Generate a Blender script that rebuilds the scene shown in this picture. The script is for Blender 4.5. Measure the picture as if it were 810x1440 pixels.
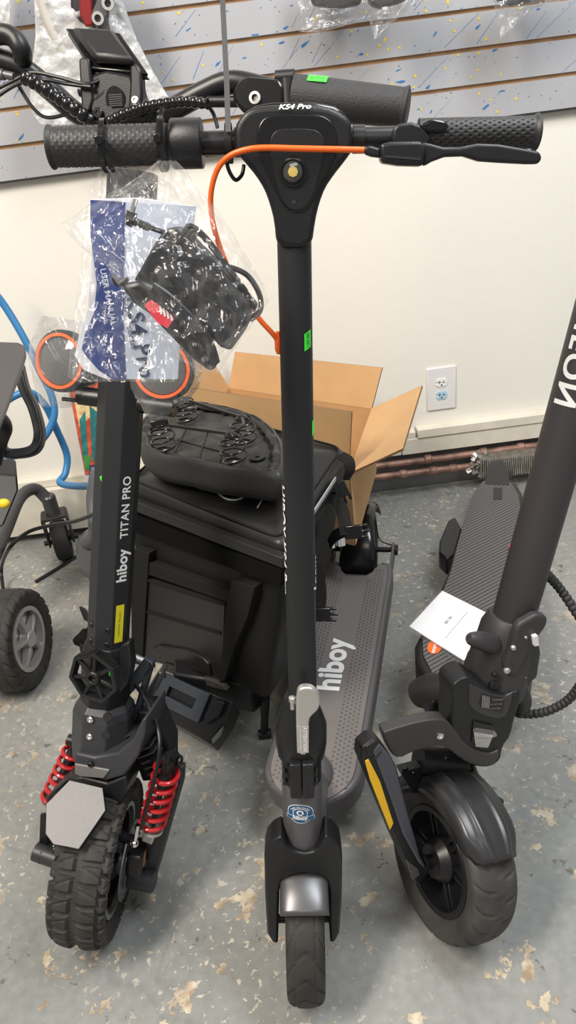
import bpy, bmesh, math, random
from mathutils import Vector as V, noise
PI = math.pi
sin, cos, rad = math.sin, math.cos, math.radians
for o in list(bpy.data.objects): bpy.data.objects.remove(o)
S = bpy.context.scene
COL = S.collection
# ------------------------------------------------------------------ camera, light, exposure
FPX, PITCH, ROLL, CAMZ = 1020.0, rad(29.5), rad(7.4), 1.13
fwd = V((0, cos(PITCH), -sin(PITCH)))
up0 = V((0, sin(PITCH), cos(PITCH))); rt0 = V((1, 0, 0))
crt = rt0*cos(ROLL) - up0*sin(ROLL); cup = rt0*sin(ROLL) + up0*cos(ROLL)
CAM = V((0, 0, CAMZ))
cd = bpy.data.cameras.new('camera'); cam = bpy.data.objects.new('camera', cd); COL.objects.link(cam)
cd.sensor_fit = 'VERTICAL'; cd.sensor_height = 36; cd.lens = 36*FPX/1440; cd.clip_start = .02
from mathutils import Matrix
cam.matrix_world = Matrix((( crt.x, cup.x, -fwd.x, CAM.x), (crt.y, cup.y, -fwd.y, CAM.y), (crt.z, cup.z, -fwd.z, CAM.z), (0, 0, 0, 1)))
S.camera = cam
S.view_settings.view_transform = 'Standard'; S.view_settings.look = 'None'
S.view_settings.gamma = 1; S.view_settings.use_curve_mapping = False
S.view_settings.exposure = 0.07
w = bpy.data.worlds.new('world'); S.world = w; w.use_nodes = True
w.node_tree.nodes['Background'].inputs[0].default_value = (1.0, .97, .93, 1)
w.node_tree.nodes['Background'].inputs[1].default_value = 0.31
def area(name, loc, target, sx, sy, power, color):
    l = bpy.data.lights.new(name, 'AREA'); l.shape = 'RECTANGLE'; l.size = sx; l.size_y = sy; l.energy = power; l.color = color
    o = bpy.data.objects.new(name, l); COL.objects.link(o); o.location = loc
    o.rotation_euler = (V(target)-V(loc)).to_track_quat('-Z', 'Y').to_euler()
    return o
area('ceiling_light_left', (-1.3, -.1, 2.9), (-.6, .8, 0), .5, 1.4, 100, (1.0, .91, .80))
area('ceiling_light_right', (1.1, .5, 2.9), (.5, 1.4, 0), .5, 1.4, 54, (.93, .97, 1.0))
area('ceiling_light_back', (.2, -1.4, 2.8), (0, 1.2, .3), 1.6, .5, 11, (1.0, .97, .93))

# ------------------------------------------------------------------ pixel helpers (used once, to read positions off the photo)
def ray(x, y): return fwd + crt*((x-405)/FPX) + cup*((720-y)/FPX)
def atZ(x, y, z=0.0): d = ray(x, y); return CAM + d*((z-CAMZ)/d.z)
def atY(x, y, yy): d = ray(x, y); return CAM + d*(yy/d.y)
def atD(x, y, t): return CAM + ray(x, y)*t
class Fr:
    """frame: s to the side, n outwards (towards the viewer's half), u along the axis"""
    def __init__(f, O, u, s):
        f.O = V(O); f.u = V(u).normalized(); s = V(s); f.s = (s - f.u*s.dot(f.u)).normalized(); f.n = f.s.cross(f.u)
    def p(f, a, b, c): return f.O + f.s*a + f.n*b + f.u*c
    def at(f, x, y, b=0.0):
        d = ray(x, y); o = f.O + f.n*b; return CAM + d*((o-CAM).dot(f.n)/d.dot(f.n))
    def loc(f, P): q = V(P)-f.O; return (q.dot(f.s), q.dot(f.n), q.dot(f.u))
def plane3(A, B, Cc):  # frame whose n is the outward normal of the face A,B,C (A->B right, A->C down)
    A, B, Cc = V(A), V(B), V(Cc); return Fr(A, A-Cc, B-A)
WLD = Fr((0, 0, 0), (0, 0, 1), (1, 0, 0)); WLD.n = V((0, 1, 0))   # plain world axes

# ------------------------------------------------------------------ materials
MATS = {}
def mat(name, col, rough=.5, metal=0, bump=0, bscale=200, mottle=0, mscale=8, spec=.5, coat=0):
    if name in MATS: return MATS[name]
    m = bpy.data.materials.new(name); m.use_nodes = True; MATS[name] = m
    nt = m.node_tree; b = nt.nodes['Principled BSDF']
    b.inputs['Base Color'].default_value = (*col, 1); b.inputs['Roughness'].default_value = rough
    b.inputs['Metallic'].default_value = metal; b.inputs['Specular IOR Level'].default_value = spec
    if coat: b.inputs['Coat Weight'].default_value = coat
    tc = nt.nodes.new('ShaderNodeTexCoord')
    n = nt.nodes.new('ShaderNodeTexNoise'); n.inputs['Scale'].default_value = mscale; n.inputs['Detail'].default_value = 5
    nt.links.new(tc.outputs['Object'], n.inputs['Vector'])
    r = nt.nodes.new('ShaderNodeValToRGB')
    k = mottle or .06
    r.color_ramp.elements[0].position = .3; r.color_ramp.elements[1].position = .7
    r.color_ramp.elements[0].color = (*[c*(1-k) for c in col], 1); r.color_ramp.elements[1].color = (*[min(1, c*(1+k)) for c in col], 1)
    nt.links.new(n.outputs['Fac'], r.inputs['Fac']); nt.links.new(r.outputs['Color'], b.inputs['Base Color'])
    if bump:
        n2 = nt.nodes.new('ShaderNodeTexNoise'); n2.inputs['Scale'].default_value = bscale; n2.inputs['Detail'].default_value = 3
        nt.links.new(tc.outputs['Object'], n2.inputs['Vector'])
        bp = nt.nodes.new('ShaderNodeBump'); bp.inputs['Strength'].default_value = bump; bp.inputs['Distance'].default_value = .002
        nt.links.new(n2.outputs['Fac'], bp.inputs['Height']); nt.links.new(bp.outputs['Normal'], b.inputs['Normal'])
    return m
def mat_stripe(name, col, dark, scale, rot, rough=.6):
    m = mat(name, col, rough); nt = m.node_tree; b = nt.nodes['Principled BSDF']
    tc = nt.nodes.new('ShaderNodeTexCoord'); mp = nt.nodes.new('ShaderNodeMapping'); mp.inputs['Rotation'].default_value = (0, 0, rot)
    wv = nt.nodes.new('ShaderNodeTexWave'); wv.inputs['Scale'].default_value = scale; wv.inputs['Distortion'].default_value = 0
    nt.links.new(tc.outputs['Object'], mp.inputs['Vector']); nt.links.new(mp.outputs['Vector'], wv.inputs['Vector'])
    r = nt.nodes.new('ShaderNodeValToRGB'); r.color_ramp.elements[0].position = .25; r.color_ramp.elements[1].position = .4
    r.color_ramp.elements[0].color = (*dark, 1); r.color_ramp.elements[1].color = (*col, 1)
    nt.links.new(wv.outputs['Fac'], r.inputs['Fac']); nt.links.new(r.outputs['Color'], b.inputs['Base Color'])
    bp = nt.nodes.new('ShaderNodeBump'); bp.inputs['Strength'].default_value = .8; bp.inputs['Distance'].default_value = .002
    nt.links.new(r.outputs['Color'], bp.inputs['Height']); nt.links.new(bp.outputs['Normal'], b.inputs['Normal'])
    return m
def mat_film(name, tint=(1, 1, 1), clear=.78, rough=.12, scale=25, strength=1.0, bubble=False, milk=.25, edge=.55):
    """thin clear plastic film: mostly see-through, creased and shiny"""
    m = bpy.data.materials.new(name); m.use_nodes = True; MATS[name] = m; nt = m.node_tree
    for x in list(nt.nodes): nt.nodes.remove(x)
    out = nt.nodes.new('ShaderNodeOutputMaterial'); tc = nt.nodes.new('ShaderNodeTexCoord')
    if bubble:
        n = nt.nodes.new('ShaderNodeTexVoronoi'); n.inputs['Scale'].default_value = scale; src = n.outputs['Distance']
    else:
        n = nt.nodes.new('ShaderNodeTexNoise'); n.inputs['Scale'].default_value = scale; n.inputs['Detail'].default_value = 4; n.inputs['Distortion'].default_value = 1.2; src = n.outputs['Fac']
    mp = nt.nodes.new('ShaderNodeMapping'); mp.inputs['Scale'].default_value = (1, 1, 1 if bubble else .35); mp.inputs['Rotation'].default_value = (0, .25, 0)
    nt.links.new(tc.outputs['Object'], mp.inputs['Vector']); nt.links.new(mp.outputs[0], n.inputs['Vector'])
    bp = nt.nodes.new('ShaderNodeBump'); bp.inputs['Strength'].default_value = strength; bp.inputs['Distance'].default_value = .003 if bubble else .01
    nt.links.new(src, bp.inputs['Height'])
    gl = nt.nodes.new('ShaderNodeBsdfGlossy'); gl.inputs['Roughness'].default_value = rough; nt.links.new(bp.outputs['Normal'], gl.inputs['Normal'])
    df = nt.nodes.new('ShaderNodeBsdfDiffuse'); df.inputs['Color'].default_value = (*[.85*t for t in tint], 1); nt.links.new(bp.outputs['Normal'], df.inputs['Normal'])
    mx = nt.nodes.new('ShaderNodeMixShader'); mx.inputs[0].default_value = milk
    nt.links.new(gl.outputs[0], mx.inputs[1]); nt.links.new(df.outputs[0], mx.inputs[2])
    tr = nt.nodes.new('ShaderNodeBsdfTransparent'); tr.inputs['Color'].default_value = (*tint, 1)
    m2 = nt.nodes.new('ShaderNodeMixShader')
    lw = nt.nodes.new('ShaderNodeLayerWeight'); lw.inputs['Blend'].default_value = .35; nt.links.new(bp.outputs['Normal'], lw.inputs['Normal'])
    mr = nt.nodes.new('ShaderNodeMapRange'); mr.inputs['To Min'].default_value = 1-clear; mr.inputs['To Max'].default_value = min(1, 1-clear+edge)
    nt.links.new(lw.outputs['Facing'], mr.inputs['Value']); nt.links.new(mr.outputs[0], m2.inputs[0])
    nt.links.new(tr.outputs[0], m2.inputs[1]); nt.links.new(mx.outputs[0], m2.inputs[2]); nt.links.new(m2.outputs[0], out.inputs[0])
    return m

BLACK = mat('black_plastic', (.009, .0095, .011), .40, bump=.12, bscale=900, spec=.42)
GLOSS = mat('gloss_black', (.007, .007, .008), .20)
SATIN = mat('satin_black_metal', (.017, .017, .019), .36, .3)
MATTE = mat('matte_black_paint', (.011, .012, .014), .50, bump=.05, bscale=1200)
RUBBER = mat('tyre_rubber', (.028, .026, .024), .72, bump=.2, bscale=500, mottle=.3, mscale=30)
RUBBERD = mat('dark_rubber', (.018, .018, .018), .7, bump=.15, bscale=500)
GREY = mat('grey_painted_metal', (.105, .100, .108), .42, .25)
DKGREY = mat('dark_grey_metal', (.050, .052, .058), .42, .35)
BLGREY = mat('blue_grey_metal', (.052, .062, .076), .42, .35)
CHAR = mat('charcoal_paint', (.034, .031, .034), .5, bump=.1, bscale=1200)
CHAR2 = mat('charcoal_flaked_paint', (.052, .048, .050), .45, .3, bump=.2, bscale=1500)
SILVER = mat('silver_metal', (.58, .57, .55), .34, .75, bump=.1, bscale=1800)
LTSIL = mat('light_silver_paint', (.20, .193, .192), .5, .35, bump=.25, bscale=900)
CHROME = mat('chrome', (.8, .8, .8), .12, 1)
RED = mat('red_spring_paint', (.42, .010, .014), .28, coat=.4)
ORANGE = mat('orange_plastic', (.88, .13, .012), .35)
YELLOW = mat('yellow_reflector', (.80, .46, .012), .45)
YELST = mat('yellow_sticker', (.75, .68, .02), .5)
GREENST = mat('green_sticker', (.06, .78, .05), .5)
WHITE = mat('white_ink', (.80, .80, .80), .5)
INK = mat('dark_ink', (.02, .02, .02), .6)
BLUEINK = mat('blue_ink', (.015, .09, .22), .5)
CARD = mat('brown_cardboard', (.56, .345, .165), .85, bump=.15, bscale=300, mottle=.06, mscale=12)
CARDE = mat('cardboard_edge', (.20, .115, .055), .9)
FABRIC = mat('black_nylon_fabric', (.008, .008, .008), .55, bump=.45, bscale=30, mottle=.15, mscale=4, spec=.28)
VINYL = mat('black_vinyl', (.016, .0155, .0155), .36, bump=.5, bscale=14, mottle=.1, mscale=4, spec=.38)
WEB = mat('black_webbing', (.012, .0115, .011), .8, bump=.6, bscale=700, spec=.25)
VELCRO = mat('black_velcro', (.008, .008, .008), 1, bump=1, bscale=1500, spec=.1)
MATGREY = mat('grey_deck_rubber', (.155, .142, .138), .62, bump=.2, bscale=600)
FELT = mat('dark_felt', (.04, .038, .034), .95, bump=.8, bscale=300, mottle=.4, mscale=40)
COPPER = mat('old_copper_pipe', (.26, .150, .115), .55, .45, bump=.4, bscale=60, mottle=.55, mscale=25)
IVORY = mat('ivory_trim_paint', (.70, .66, .56), .5, mottle=.10, mscale=14)
WALLP = mat('white_wall_paint', (.80, .775, .71), .6, bump=.35, bscale=45, mottle=.02, mscale=3)
PLATE = mat('white_plate_plastic', (.76, .74, .74), .35)
SOCK = mat('socket_plastic', (.84, .83, .82), .3)
SOCKB = mat('blue_tinted_socket_plastic', (.42, .62, .78), .3)
SLAT = mat('grey_slatwall_laminate', (.40, .405, .43), .5, mottle=.04, mscale=3)
MDF = mat('brown_slat_groove', (.46, .27, .14), .8, mottle=.2, mscale=20)
BLUEP = mat('blue_paint_fleck', (.03, .17, .42), .5)
YELP = mat('yellow_paint_fleck', (.78, .58, .06), .5)
HOSE = mat('blue_hose_plastic', (.035, .19, .42), .35)
PAPER = mat('white_paper', (.78, .79, .82), .6)
BLUEPR = mat('blue_printed_cover', (.020, .045, .19), .4)
GREYPR = mat('pale_grey_printed_cover', (.48, .54, .66), .4)
REDLAB = mat('red_label', (.70, .035, .06), .5)
LAMPL = mat('lamp_lens', (.10, .10, .09), .06, .5)
AMBER = mat('lamp_chip_amber', (.55, .42, .12), .4)
DUSTY = mat('dusty_grey_plastic', (.12, .125, .135), .5, mottle=.15, mscale=20)
DARKV = mat('dark_under_void', (.012, .012, .012), .9)
FILM = mat_film('clear_bag_film', clear=.965, scale=34, strength=.45, milk=.35, rough=.10, edge=.20)
WRAP = mat_film('shiny_wrap_film', clear=.88, scale=30, strength=.9, milk=.3, rough=.12, edge=.4)
BUBBLE = mat_film('bubble_wrap_film', tint=(.95, .95, .95), clear=.50, scale=110, strength=.45, bubble=True, milk=.88, rough=.3, edge=.3)

def ck(pts, n=2):
    """round the corners of a traced outline"""
    for _ in range(n):
        q = []
        for i in range(len(pts)):
            a, b = pts[i], pts[(i+1) % len(pts)]; q += [(a[0]*.75+b[0]*.25, a[1]*.75+b[1]*.25), (a[0]*.25+b[0]*.75, a[1]*.25+b[1]*.75)]
        pts = q
    return pts
# ------------------------------------------------------------------ mesh builder
class MB:
    def __init__(m): m.v = []; m.f = []; m.mi = []; m.k = 0
    def add(m, vs, fs):
        b = len(m.v); m.v += [V(x) for x in vs]
        for f in fs: m.f.append([b+i for i in f]); m.mi.append(m.k)
        return m
    def prism(m, pts, vec):
        n = len(pts); vec = V(vec); vs = [V(p) for p in pts] + [V(p)+vec for p in pts]
        return m.add(vs, [list(range(n)), list(range(2*n-1, n-1, -1))] + [[i, n+i, n+(i+1) % n, (i+1) % n] for i in range(n)])
    def px(m, fr, pts, b0, b1, tb=None):
        """outline traced at depth tb (default b1) in the frame's s-u plane, pushed through b0..b1 along n"""
        tb = b1 if tb is None else tb
        P = [fr.at(x, y, tb) - fr.n*tb for x, y in pts]
        return m.prism([q + fr.n*b0 for q in P], fr.n*(b1-b0))
    def sl(m, fr, pts, b0, b1):
        return m.prism([fr.p(a, b0, c) for a, c in pts], fr.n*(b1-b0))
    def box(m, fr, c, d):
        a, b, h = d[0]/2, d[1]/2, d[2]/2
        vs = [fr.p(c[0]+i*a, c[1]+j*b, c[2]+k*h) for i in (-1, 1) for j in (-1, 1) for k in (-1, 1)]
        return m.add(vs, [(0, 1, 3, 2), (4, 6, 7, 5), (0, 4, 5, 1), (2, 3, 7, 6), (0, 2, 6, 4), (1, 5, 7, 3)])
    def rings(m, rs, closed=False, caps=True):
        n = len(rs[0]); vs = [p for r in rs for p in r]; fs = []
        for i in range(len(rs) - (0 if closed else 1)):
            j = (i+1) % len(rs)
            for k in range(n): fs.append([i*n+k, i*n+(k+1) % n, j*n+(k+1) % n, j*n+k])
        if caps and not closed: fs += [list(range(n))[::-1], [(len(rs)-1)*n+k for k in range(n)]]
        return m.add(vs, fs)
    def tube(m, path, r, seg=12, closed=False, caps=True):
        P = [V(p) for p in path]; n = len(P); R = r if callable(r) else (lambda t: r)
        if isinstance(r, (list, tuple)): R = lambda t: r[min(int(round(t*(n-1))), n-1)]
        up = None; rs = []
        for i, p in enumerate(P):
            a = P[(i-1) % n] if (closed or i > 0) else p; b = P[(i+1) % n] if (closed or i < n-1) else p
            t = (b-a)
            t = t.normalized() if t.length > 1e-9 else V((0, 0, 1))
            if up is None: up = V((0, 0, 1)) if abs(t.z) < .9 else V((1, 0, 0))
            x = (up - t*up.dot(t))
            x = x.normalized() if x.length > 1e-6 else t.orthogonal().normalized()
            y = t.cross(x); up = x; rr = R(i/max(1, n-1))
            rs.append([p + x*(rr*cos(2*PI*k/seg)) + y*(rr*sin(2*PI*k/seg)) for k in range(seg)])
        return m.rings(rs, closed, caps)
    def strap(m, path, w, th, side):
        """flat webbing: width along side"""
        P = [V(p) for p in path]; rs = []
        for i, p in enumerate(P):
            a = P[max(0, i-1)]; b = P[min(len(P)-1, i+1)]; t = (b-a).normalized()
            s = side[i] if isinstance(side, list) else side
            s = V(s); s = (s - t*s.dot(t)).normalized(); n = t.cross(s)
            rs.append([p+s*w/2+n*th/2, p+s*w/2-n*th/2, p-s*w/2-n*th/2, p-s*w/2+n*th/2])
        return m.rings(rs)
    def lathe(m, fr, prof, axis='u', c=(0, 0, 0), seg=32, sa=1, sb=1, caps=True, a0=0):
        """profile of (radius, height along the axis)"""
        ax = {'u': (fr.s, fr.n, fr.u), 's': (fr.n, fr.u, fr.s), 'n': (fr.u, fr.s, fr.n)}[axis]
        O = fr.p(*c)
        rs = [[O + ax[0]*(r*sa*cos(a0+2*PI*k/seg)) + ax[1]*(r*sb*sin(a0+2*PI*k/seg)) + ax[2]*h for k in range(seg)] for r, h in prof]
        return m.rings(rs, False, caps)
    def ring(m, fr, ro, ri, h0, h1, axis='s', c=(0, 0, 0), seg=48):
        ax = {'u': (fr.s, fr.n, fr.u), 's': (fr.n, fr.u, fr.s), 'n': (fr.u, fr.s, fr.n)}[axis]; O = fr.p(*c)
        rs = [[O + ax[0]*(r*cos(2*PI*i/seg)) + ax[1]*(r*sin(2*PI*i/seg)) + ax[2]*h for r, h in ((ro, h0), (ro, h1), (ri, h1), (ri, h0))] for i in range(seg)]
        return m.rings(rs, True)
    def ball(m, c, r, seg=14, sc=(1, 1, 1)):
        prof = [(max(1e-5, r*sin(PI*i/seg)), -r*cos(PI*i/seg)) for i in range(seg+1)]
        b = len(m.v); m.lathe(WLD, prof, 'u', (0, 0, 0), seg*2, caps=False)
        for i in range(b, len(m.v)): q = m.v[i]; m.v[i] = V(c) + V((q.x*sc[0], q.y*sc[1], q.z*sc[2]))
        return m
    def sheet(m, grid, closed_u=False):
        nr, nc = len(grid), len(grid[0]); fs = []
        for i in range(nr-1):
            for j in range(nc - (0 if closed_u else 1)):
                k = (j+1) % nc; fs.append([i*nc+j, i*nc+k, (i+1)*nc+k, (i+1)*nc+j])
        return m.add([p for r in grid for p in r], fs)
    def build(m, name, mats, parent=None, bev=0, seg=2, smooth=35, sub=0, solid=0, label=None, rec=True):
        me = bpy.data.meshes.new(name); off = org(parent) if parent else V((0, 0, 0))
        if parent is None and m.v:
            lo = V([min(v[i] for v in m.v) for i in range(3)]); hi = V([max(v[i] for v in m.v) for i in range(3)])
            off = V(((lo.x+hi.x)/2, (lo.y+hi.y)/2, lo.z)) if not getattr(m, 'zero', False) else V((0, 0, 0))
        me.from_pydata([v-off for v in m.v], [], m.f)
        mats = mats if isinstance(mats, list) else [mats]
        for mm in mats: me.materials.append(mm)
        me.polygons.foreach_set('material_index', [min(i, len(mats)-1) for i in m.mi])
        if rec:
            bm = bmesh.new(); bm.from_mesh(me); bmesh.ops.recalc_face_normals(bm, faces=bm.faces); bm.to_mesh(me); bm.free()
        if smooth:
            me.polygons.foreach_set('use_smooth', [True]*len(me.polygons)); me.set_sharp_from_angle(angle=rad(smooth))
        o = bpy.data.objects.new(name, me); COL.objects.link(o)
        if parent: o.parent = parent
        else: o.location = off
        OFF[o] = off
        if solid: md = o.modifiers.new('solid', 'SOLIDIFY'); md.thickness = solid; md.offset = 0
        if bev:
            md = o.modifiers.new('bevel', 'BEVEL'); md.width = bev; md.segments = seg; md.limit_method = 'ANGLE'; md.angle_limit = rad(32)
            md.harden_normals = False
        if sub: md = o.modifiers.new('sub', 'SUBSURF'); md.levels = sub; md.render_levels = sub
        if label: o['label'] = label
        return o
OFF = {}
def org(o):
    return OFF[o]
def thing(name, loc, label, cat, group=None):
    o = bpy.data.objects.new(name, None); COL.objects.link(o); o.location = loc; OFF[o] = V(loc); o.empty_display_size = .05
    return tag(o, label, cat, group)
def tag(o, label, cat, group=None, kind=None):
    o['label'] = label; o['category'] = cat
    if group: o['group'] = group
    if kind: o['kind'] = kind
    return o
def struct(o, label=None):
    o['kind'] = 'structure'
    if label: o['label'] = label
    return o
def arc(c, a, b, r, t0, t1, n=12):
    return [V(c) + V(a)*(r*cos(t0+(t1-t0)*i/n)) + V(b)*(r*sin(t0+(t1-t0)*i/n)) for i in range(n+1)]
def spline(P, n=10):
    P = [V(p) for p in P]; out = []
    for i in range(len(P)-1):
        a = P[max(0, i-1)]; b = P[i]; c = P[i+1]; d = P[min(len(P)-1, i+2)]
        for k in range(n):
            t = k/n; out.append(.5*((2*b) + (c-a)*t + (2*a-5*b+4*c-d)*t*t + (3*b-a-3*c+d)*t**3))
    return out + [P[-1]]
def helix(A, B, R, turns, n=24, r0=None, flat=0):
    A, B = V(A), V(B); ax = (B-A).normalized(); x = ax.orthogonal().normalized(); y = ax.cross(x); N = int(turns*n); L = (B-A)
    return [A + L*(i/N) + (x*cos(2*PI*i/n) + y*sin(2*PI*i/n))*R for i in range(N+1)]
FONT_CACHE = {}
def text(mb, s, size, fn, bold=.0, th=.0006, spacing=1.0, shear=0, cuts=0):
    """lettering: fn(x, y) gives the surface point and its normal; x runs along the line, centred"""
    cu = bpy.data.curves.new('t', 'FONT'); cu.body = s; cu.size = size; cu.offset = bold*size; cu.align_x = 'CENTER'; cu.align_y = 'CENTER'
    cu.space_character = spacing; cu.shear = shear; cu.resolution_u = 4
    o = bpy.data.objects.new('t', cu); COL.objects.link(o)
    dg = bpy.context.evaluated_depsgraph_get(); me = bpy.data.meshes.new_from_object(o.evaluated_get(dg))
    bm = bmesh.new(); bm.from_mesh(me)
    if cuts:
        xs = [v.co.y for v in bm.verts] or [0]
        lo, hi = min(xs), max(xs)
        for i in range(1, cuts):
            bmesh.ops.bisect_plane(bm, geom=bm.verts[:]+bm.edges[:]+bm.faces[:], plane_co=(0, lo+(hi-lo)*i/cuts, 0), plane_no=(0, 1, 0))
    vs = []
    for v in bm.verts:
        P, n = fn(v.co.x, v.co.y); vs.append(V(P) + V(n)*th)
    bm.verts.index_update()
    mb.add(vs, [[v.index for v in f.verts] for f in bm.faces])
    bm.free(); bpy.data.objects.remove(o); bpy.data.curves.remove(cu); bpy.data.meshes.remove(me)
    return mb
def flatfn(O, X, Y):
    O, X, Y = V(O), V(X).normalized(), V(Y).normalized(); n = X.cross(Y)
    return lambda x, y: (O+X*x+Y*y, n)
def sstep(a, b, x):
    t = max(0, min(1, (x-a)/(b-a))); return t*t*(3-2*t)
def tyre(fr, R, wd, hgt, na=300, nt=36, c=(0, 0, 0), rim=.66, sq=.75):
    """tyre turned about s; hgt(phi, t) adds tread height (t: -1..1 across the crown)"""
    mb = MB(); O = fr.p(*c); H = R*(1-rim); rs = []
    for i in range(na):
        ph = 2*PI*i/na; d = fr.n*cos(ph) + fr.u*sin(ph); row = []
        for j in range(nt+1):
            t = -1 + 2*j/nt; a = t*PI*.80
            x = wd/2*math.copysign(abs(sin(a if abs(a) < PI/2 else math.copysign(PI/2, a)))**sq, a) if abs(a) < PI/2 else math.copysign(wd/2*(1-.28*((abs(a)-PI/2)/(PI*.3))**2), a)
            rr = (R-H*.42) + H*.42*abs(cos(a))**sq if abs(a) < PI/2 else (R-H*.42) - H*.58*((abs(a)-PI/2)/(PI*.3))
            h = hgt(ph, a/(PI/2)) if hgt and abs(a) < PI*.56 else 0
            # push along the section normal
            nx, nr = sin(a), max(0, cos(a))
            row.append(O + fr.s*(x+nx*h) + d*(rr+nr*h))
        row.append(row[0])
        rs.append(row[:-1])
    return mb.rings(rs, True)
# ------------------------------------------------------------------ floor
def floor_material():
    m = bpy.data.materials.new('worn_painted_concrete'); m.use_nodes = True; nt = m.node_tree; b = nt.nodes['Principled BSDF']
    L = nt.links.new; tc = nt.nodes.new('ShaderNodeTexCoord')
    def noi(sc, det=4, dist=0, off=(0, 0, 0), rough=.5):
        mp = nt.nodes.new('ShaderNodeMapping'); mp.inputs['Location'].default_value = off
        n = nt.nodes.new('ShaderNodeTexNoise'); n.inputs['Scale'].default_value = sc; n.inputs['Detail'].default_value = det; n.inputs['Distortion'].default_value = dist; n.inputs['Roughness'].default_value = rough
        L(tc.outputs['Object'], mp.inputs['Vector']); L(mp.outputs[0], n.inputs['Vector']); return n.outputs['Fac']
    def ramp(src, p0, p1, c0=(0, 0, 0), c1=(1, 1, 1)):
        r = nt.nodes.new('ShaderNodeValToRGB'); r.color_ramp.elements[0].position = p0; r.color_ramp.elements[1].position = p1
        r.color_ramp.elements[0].color = (*c0, 1); r.color_ramp.elements[1].color = (*c1, 1); L(src, r.inputs['Fac']); return r.outputs['Color']
    def mix(f, a, c):
        x = nt.nodes.new('ShaderNodeMix'); x.data_type = 'RGBA'; L(f, x.inputs['Factor'])
        for i, q in ((6, a), (7, c)):
            if isinstance(q, tuple): x.inputs[i].default_value = (*q, 1)
            else: L(q, x.inputs[i])
        return x.outputs[2]
    def mul(a, c):
        x = nt.nodes.new('ShaderNodeMath'); x.operation = 'MULTIPLY'; L(a, x.inputs[0])
        if isinstance(c, float): x.inputs[1].default_value = c
        else: L(c, x.inputs[1])
        return x.outputs[0]
    base = ramp(noi(2.2, 6, .3), .35, .7, (.222, .234, .228), (.305, .302, .284))
    fine = ramp(noi(60, 4), .3, .75, (.85, .85, .85), (1.08, 1.08, 1.08))
    mm = nt.nodes.new('ShaderNodeMix'); mm.data_type = 'RGBA'; mm.blend_type = 'MULTIPLY'; mm.inputs[0].default_value = 1; L(base, mm.inputs[6]); L(fine, mm.inputs[7])
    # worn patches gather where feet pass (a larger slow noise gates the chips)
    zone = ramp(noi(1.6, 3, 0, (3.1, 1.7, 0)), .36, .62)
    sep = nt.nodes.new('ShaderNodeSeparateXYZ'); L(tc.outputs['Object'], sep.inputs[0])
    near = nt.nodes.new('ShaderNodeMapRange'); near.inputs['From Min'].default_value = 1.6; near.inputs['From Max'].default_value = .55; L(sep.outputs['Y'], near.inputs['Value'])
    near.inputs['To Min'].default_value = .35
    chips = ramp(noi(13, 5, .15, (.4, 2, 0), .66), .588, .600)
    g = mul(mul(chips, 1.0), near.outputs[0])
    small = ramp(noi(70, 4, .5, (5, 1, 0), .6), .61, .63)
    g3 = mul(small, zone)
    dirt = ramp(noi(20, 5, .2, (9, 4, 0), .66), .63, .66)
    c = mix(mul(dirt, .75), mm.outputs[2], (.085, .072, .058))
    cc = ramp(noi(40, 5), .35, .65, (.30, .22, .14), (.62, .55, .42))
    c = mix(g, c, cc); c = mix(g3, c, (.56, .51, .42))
    # hairline cracks and scratches
    vo = nt.nodes.new('ShaderNodeTexVoronoi'); vo.feature = 'DISTANCE_TO_EDGE'; vo.inputs['Scale'].default_value = 1.7
    wn = nt.nodes.new('ShaderNodeTexNoise'); wn.inputs['Scale'].default_value = 5; L(tc.outputs['Object'], wn.inputs['Vector'])
    wm = nt.nodes.new('ShaderNodeVectorMath'); wm.operation = 'ADD'
    ws = nt.nodes.new('ShaderNodeVectorMath'); ws.operation = 'SCALE'; ws.inputs['Scale'].default_value = .22; L(wn.outputs['Color'], ws.inputs[0])
    L(tc.outputs['Object'], wm.inputs[0]); L(ws.outputs[0], wm.inputs[1]); L(wm.outputs[0], vo.inputs['Vector'])
    cr = ramp(vo.outputs['Distance'], .002, .007, (1, 1, 1), (0, 0, 0)); c = mix(mul(cr, .15), c, (.07, .065, .06))
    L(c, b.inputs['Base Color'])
    rr = nt.nodes.new('ShaderNodeMapRange'); rr.inputs['To Min'].default_value = .42; rr.inputs['To Max'].default_value = .85; L(g, rr.inputs['Value']); L(rr.outputs[0], b.inputs['Roughness'])
    bp = nt.nodes.new('ShaderNodeBump'); bp.inputs['Strength'].default_value = .5; bp.inputs['Distance'].default_value = .002
    bp.invert = True; L(g, bp.inputs['Height']); L(bp.outputs[0], b.inputs['Normal'])
    return m
mb = MB(); mb.zero = True
mb.add([(-3, -2, 0), (3, -2, 0), (3, 2.2, 0), (-3, 2.2, 0), (-3, -2, -.05), (3, -2, -.05), (3, 2.2, -.05), (-3, 2.2, -.05)], [(0, 1, 2, 3), (7, 6, 5, 4), (0, 4, 5, 1), (1, 5, 6, 2), (2, 6, 7, 3), (3, 7, 4, 0)])
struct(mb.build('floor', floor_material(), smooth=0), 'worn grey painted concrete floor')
WY = 2.06
mb = MB(); mb.zero = True; mb.box(WLD, (0, WY+.05, 1.4), (6, .1, 2.8)); struct(mb.build('wall_back', WALLP, smooth=0), 'white painted plaster wall')
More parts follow.
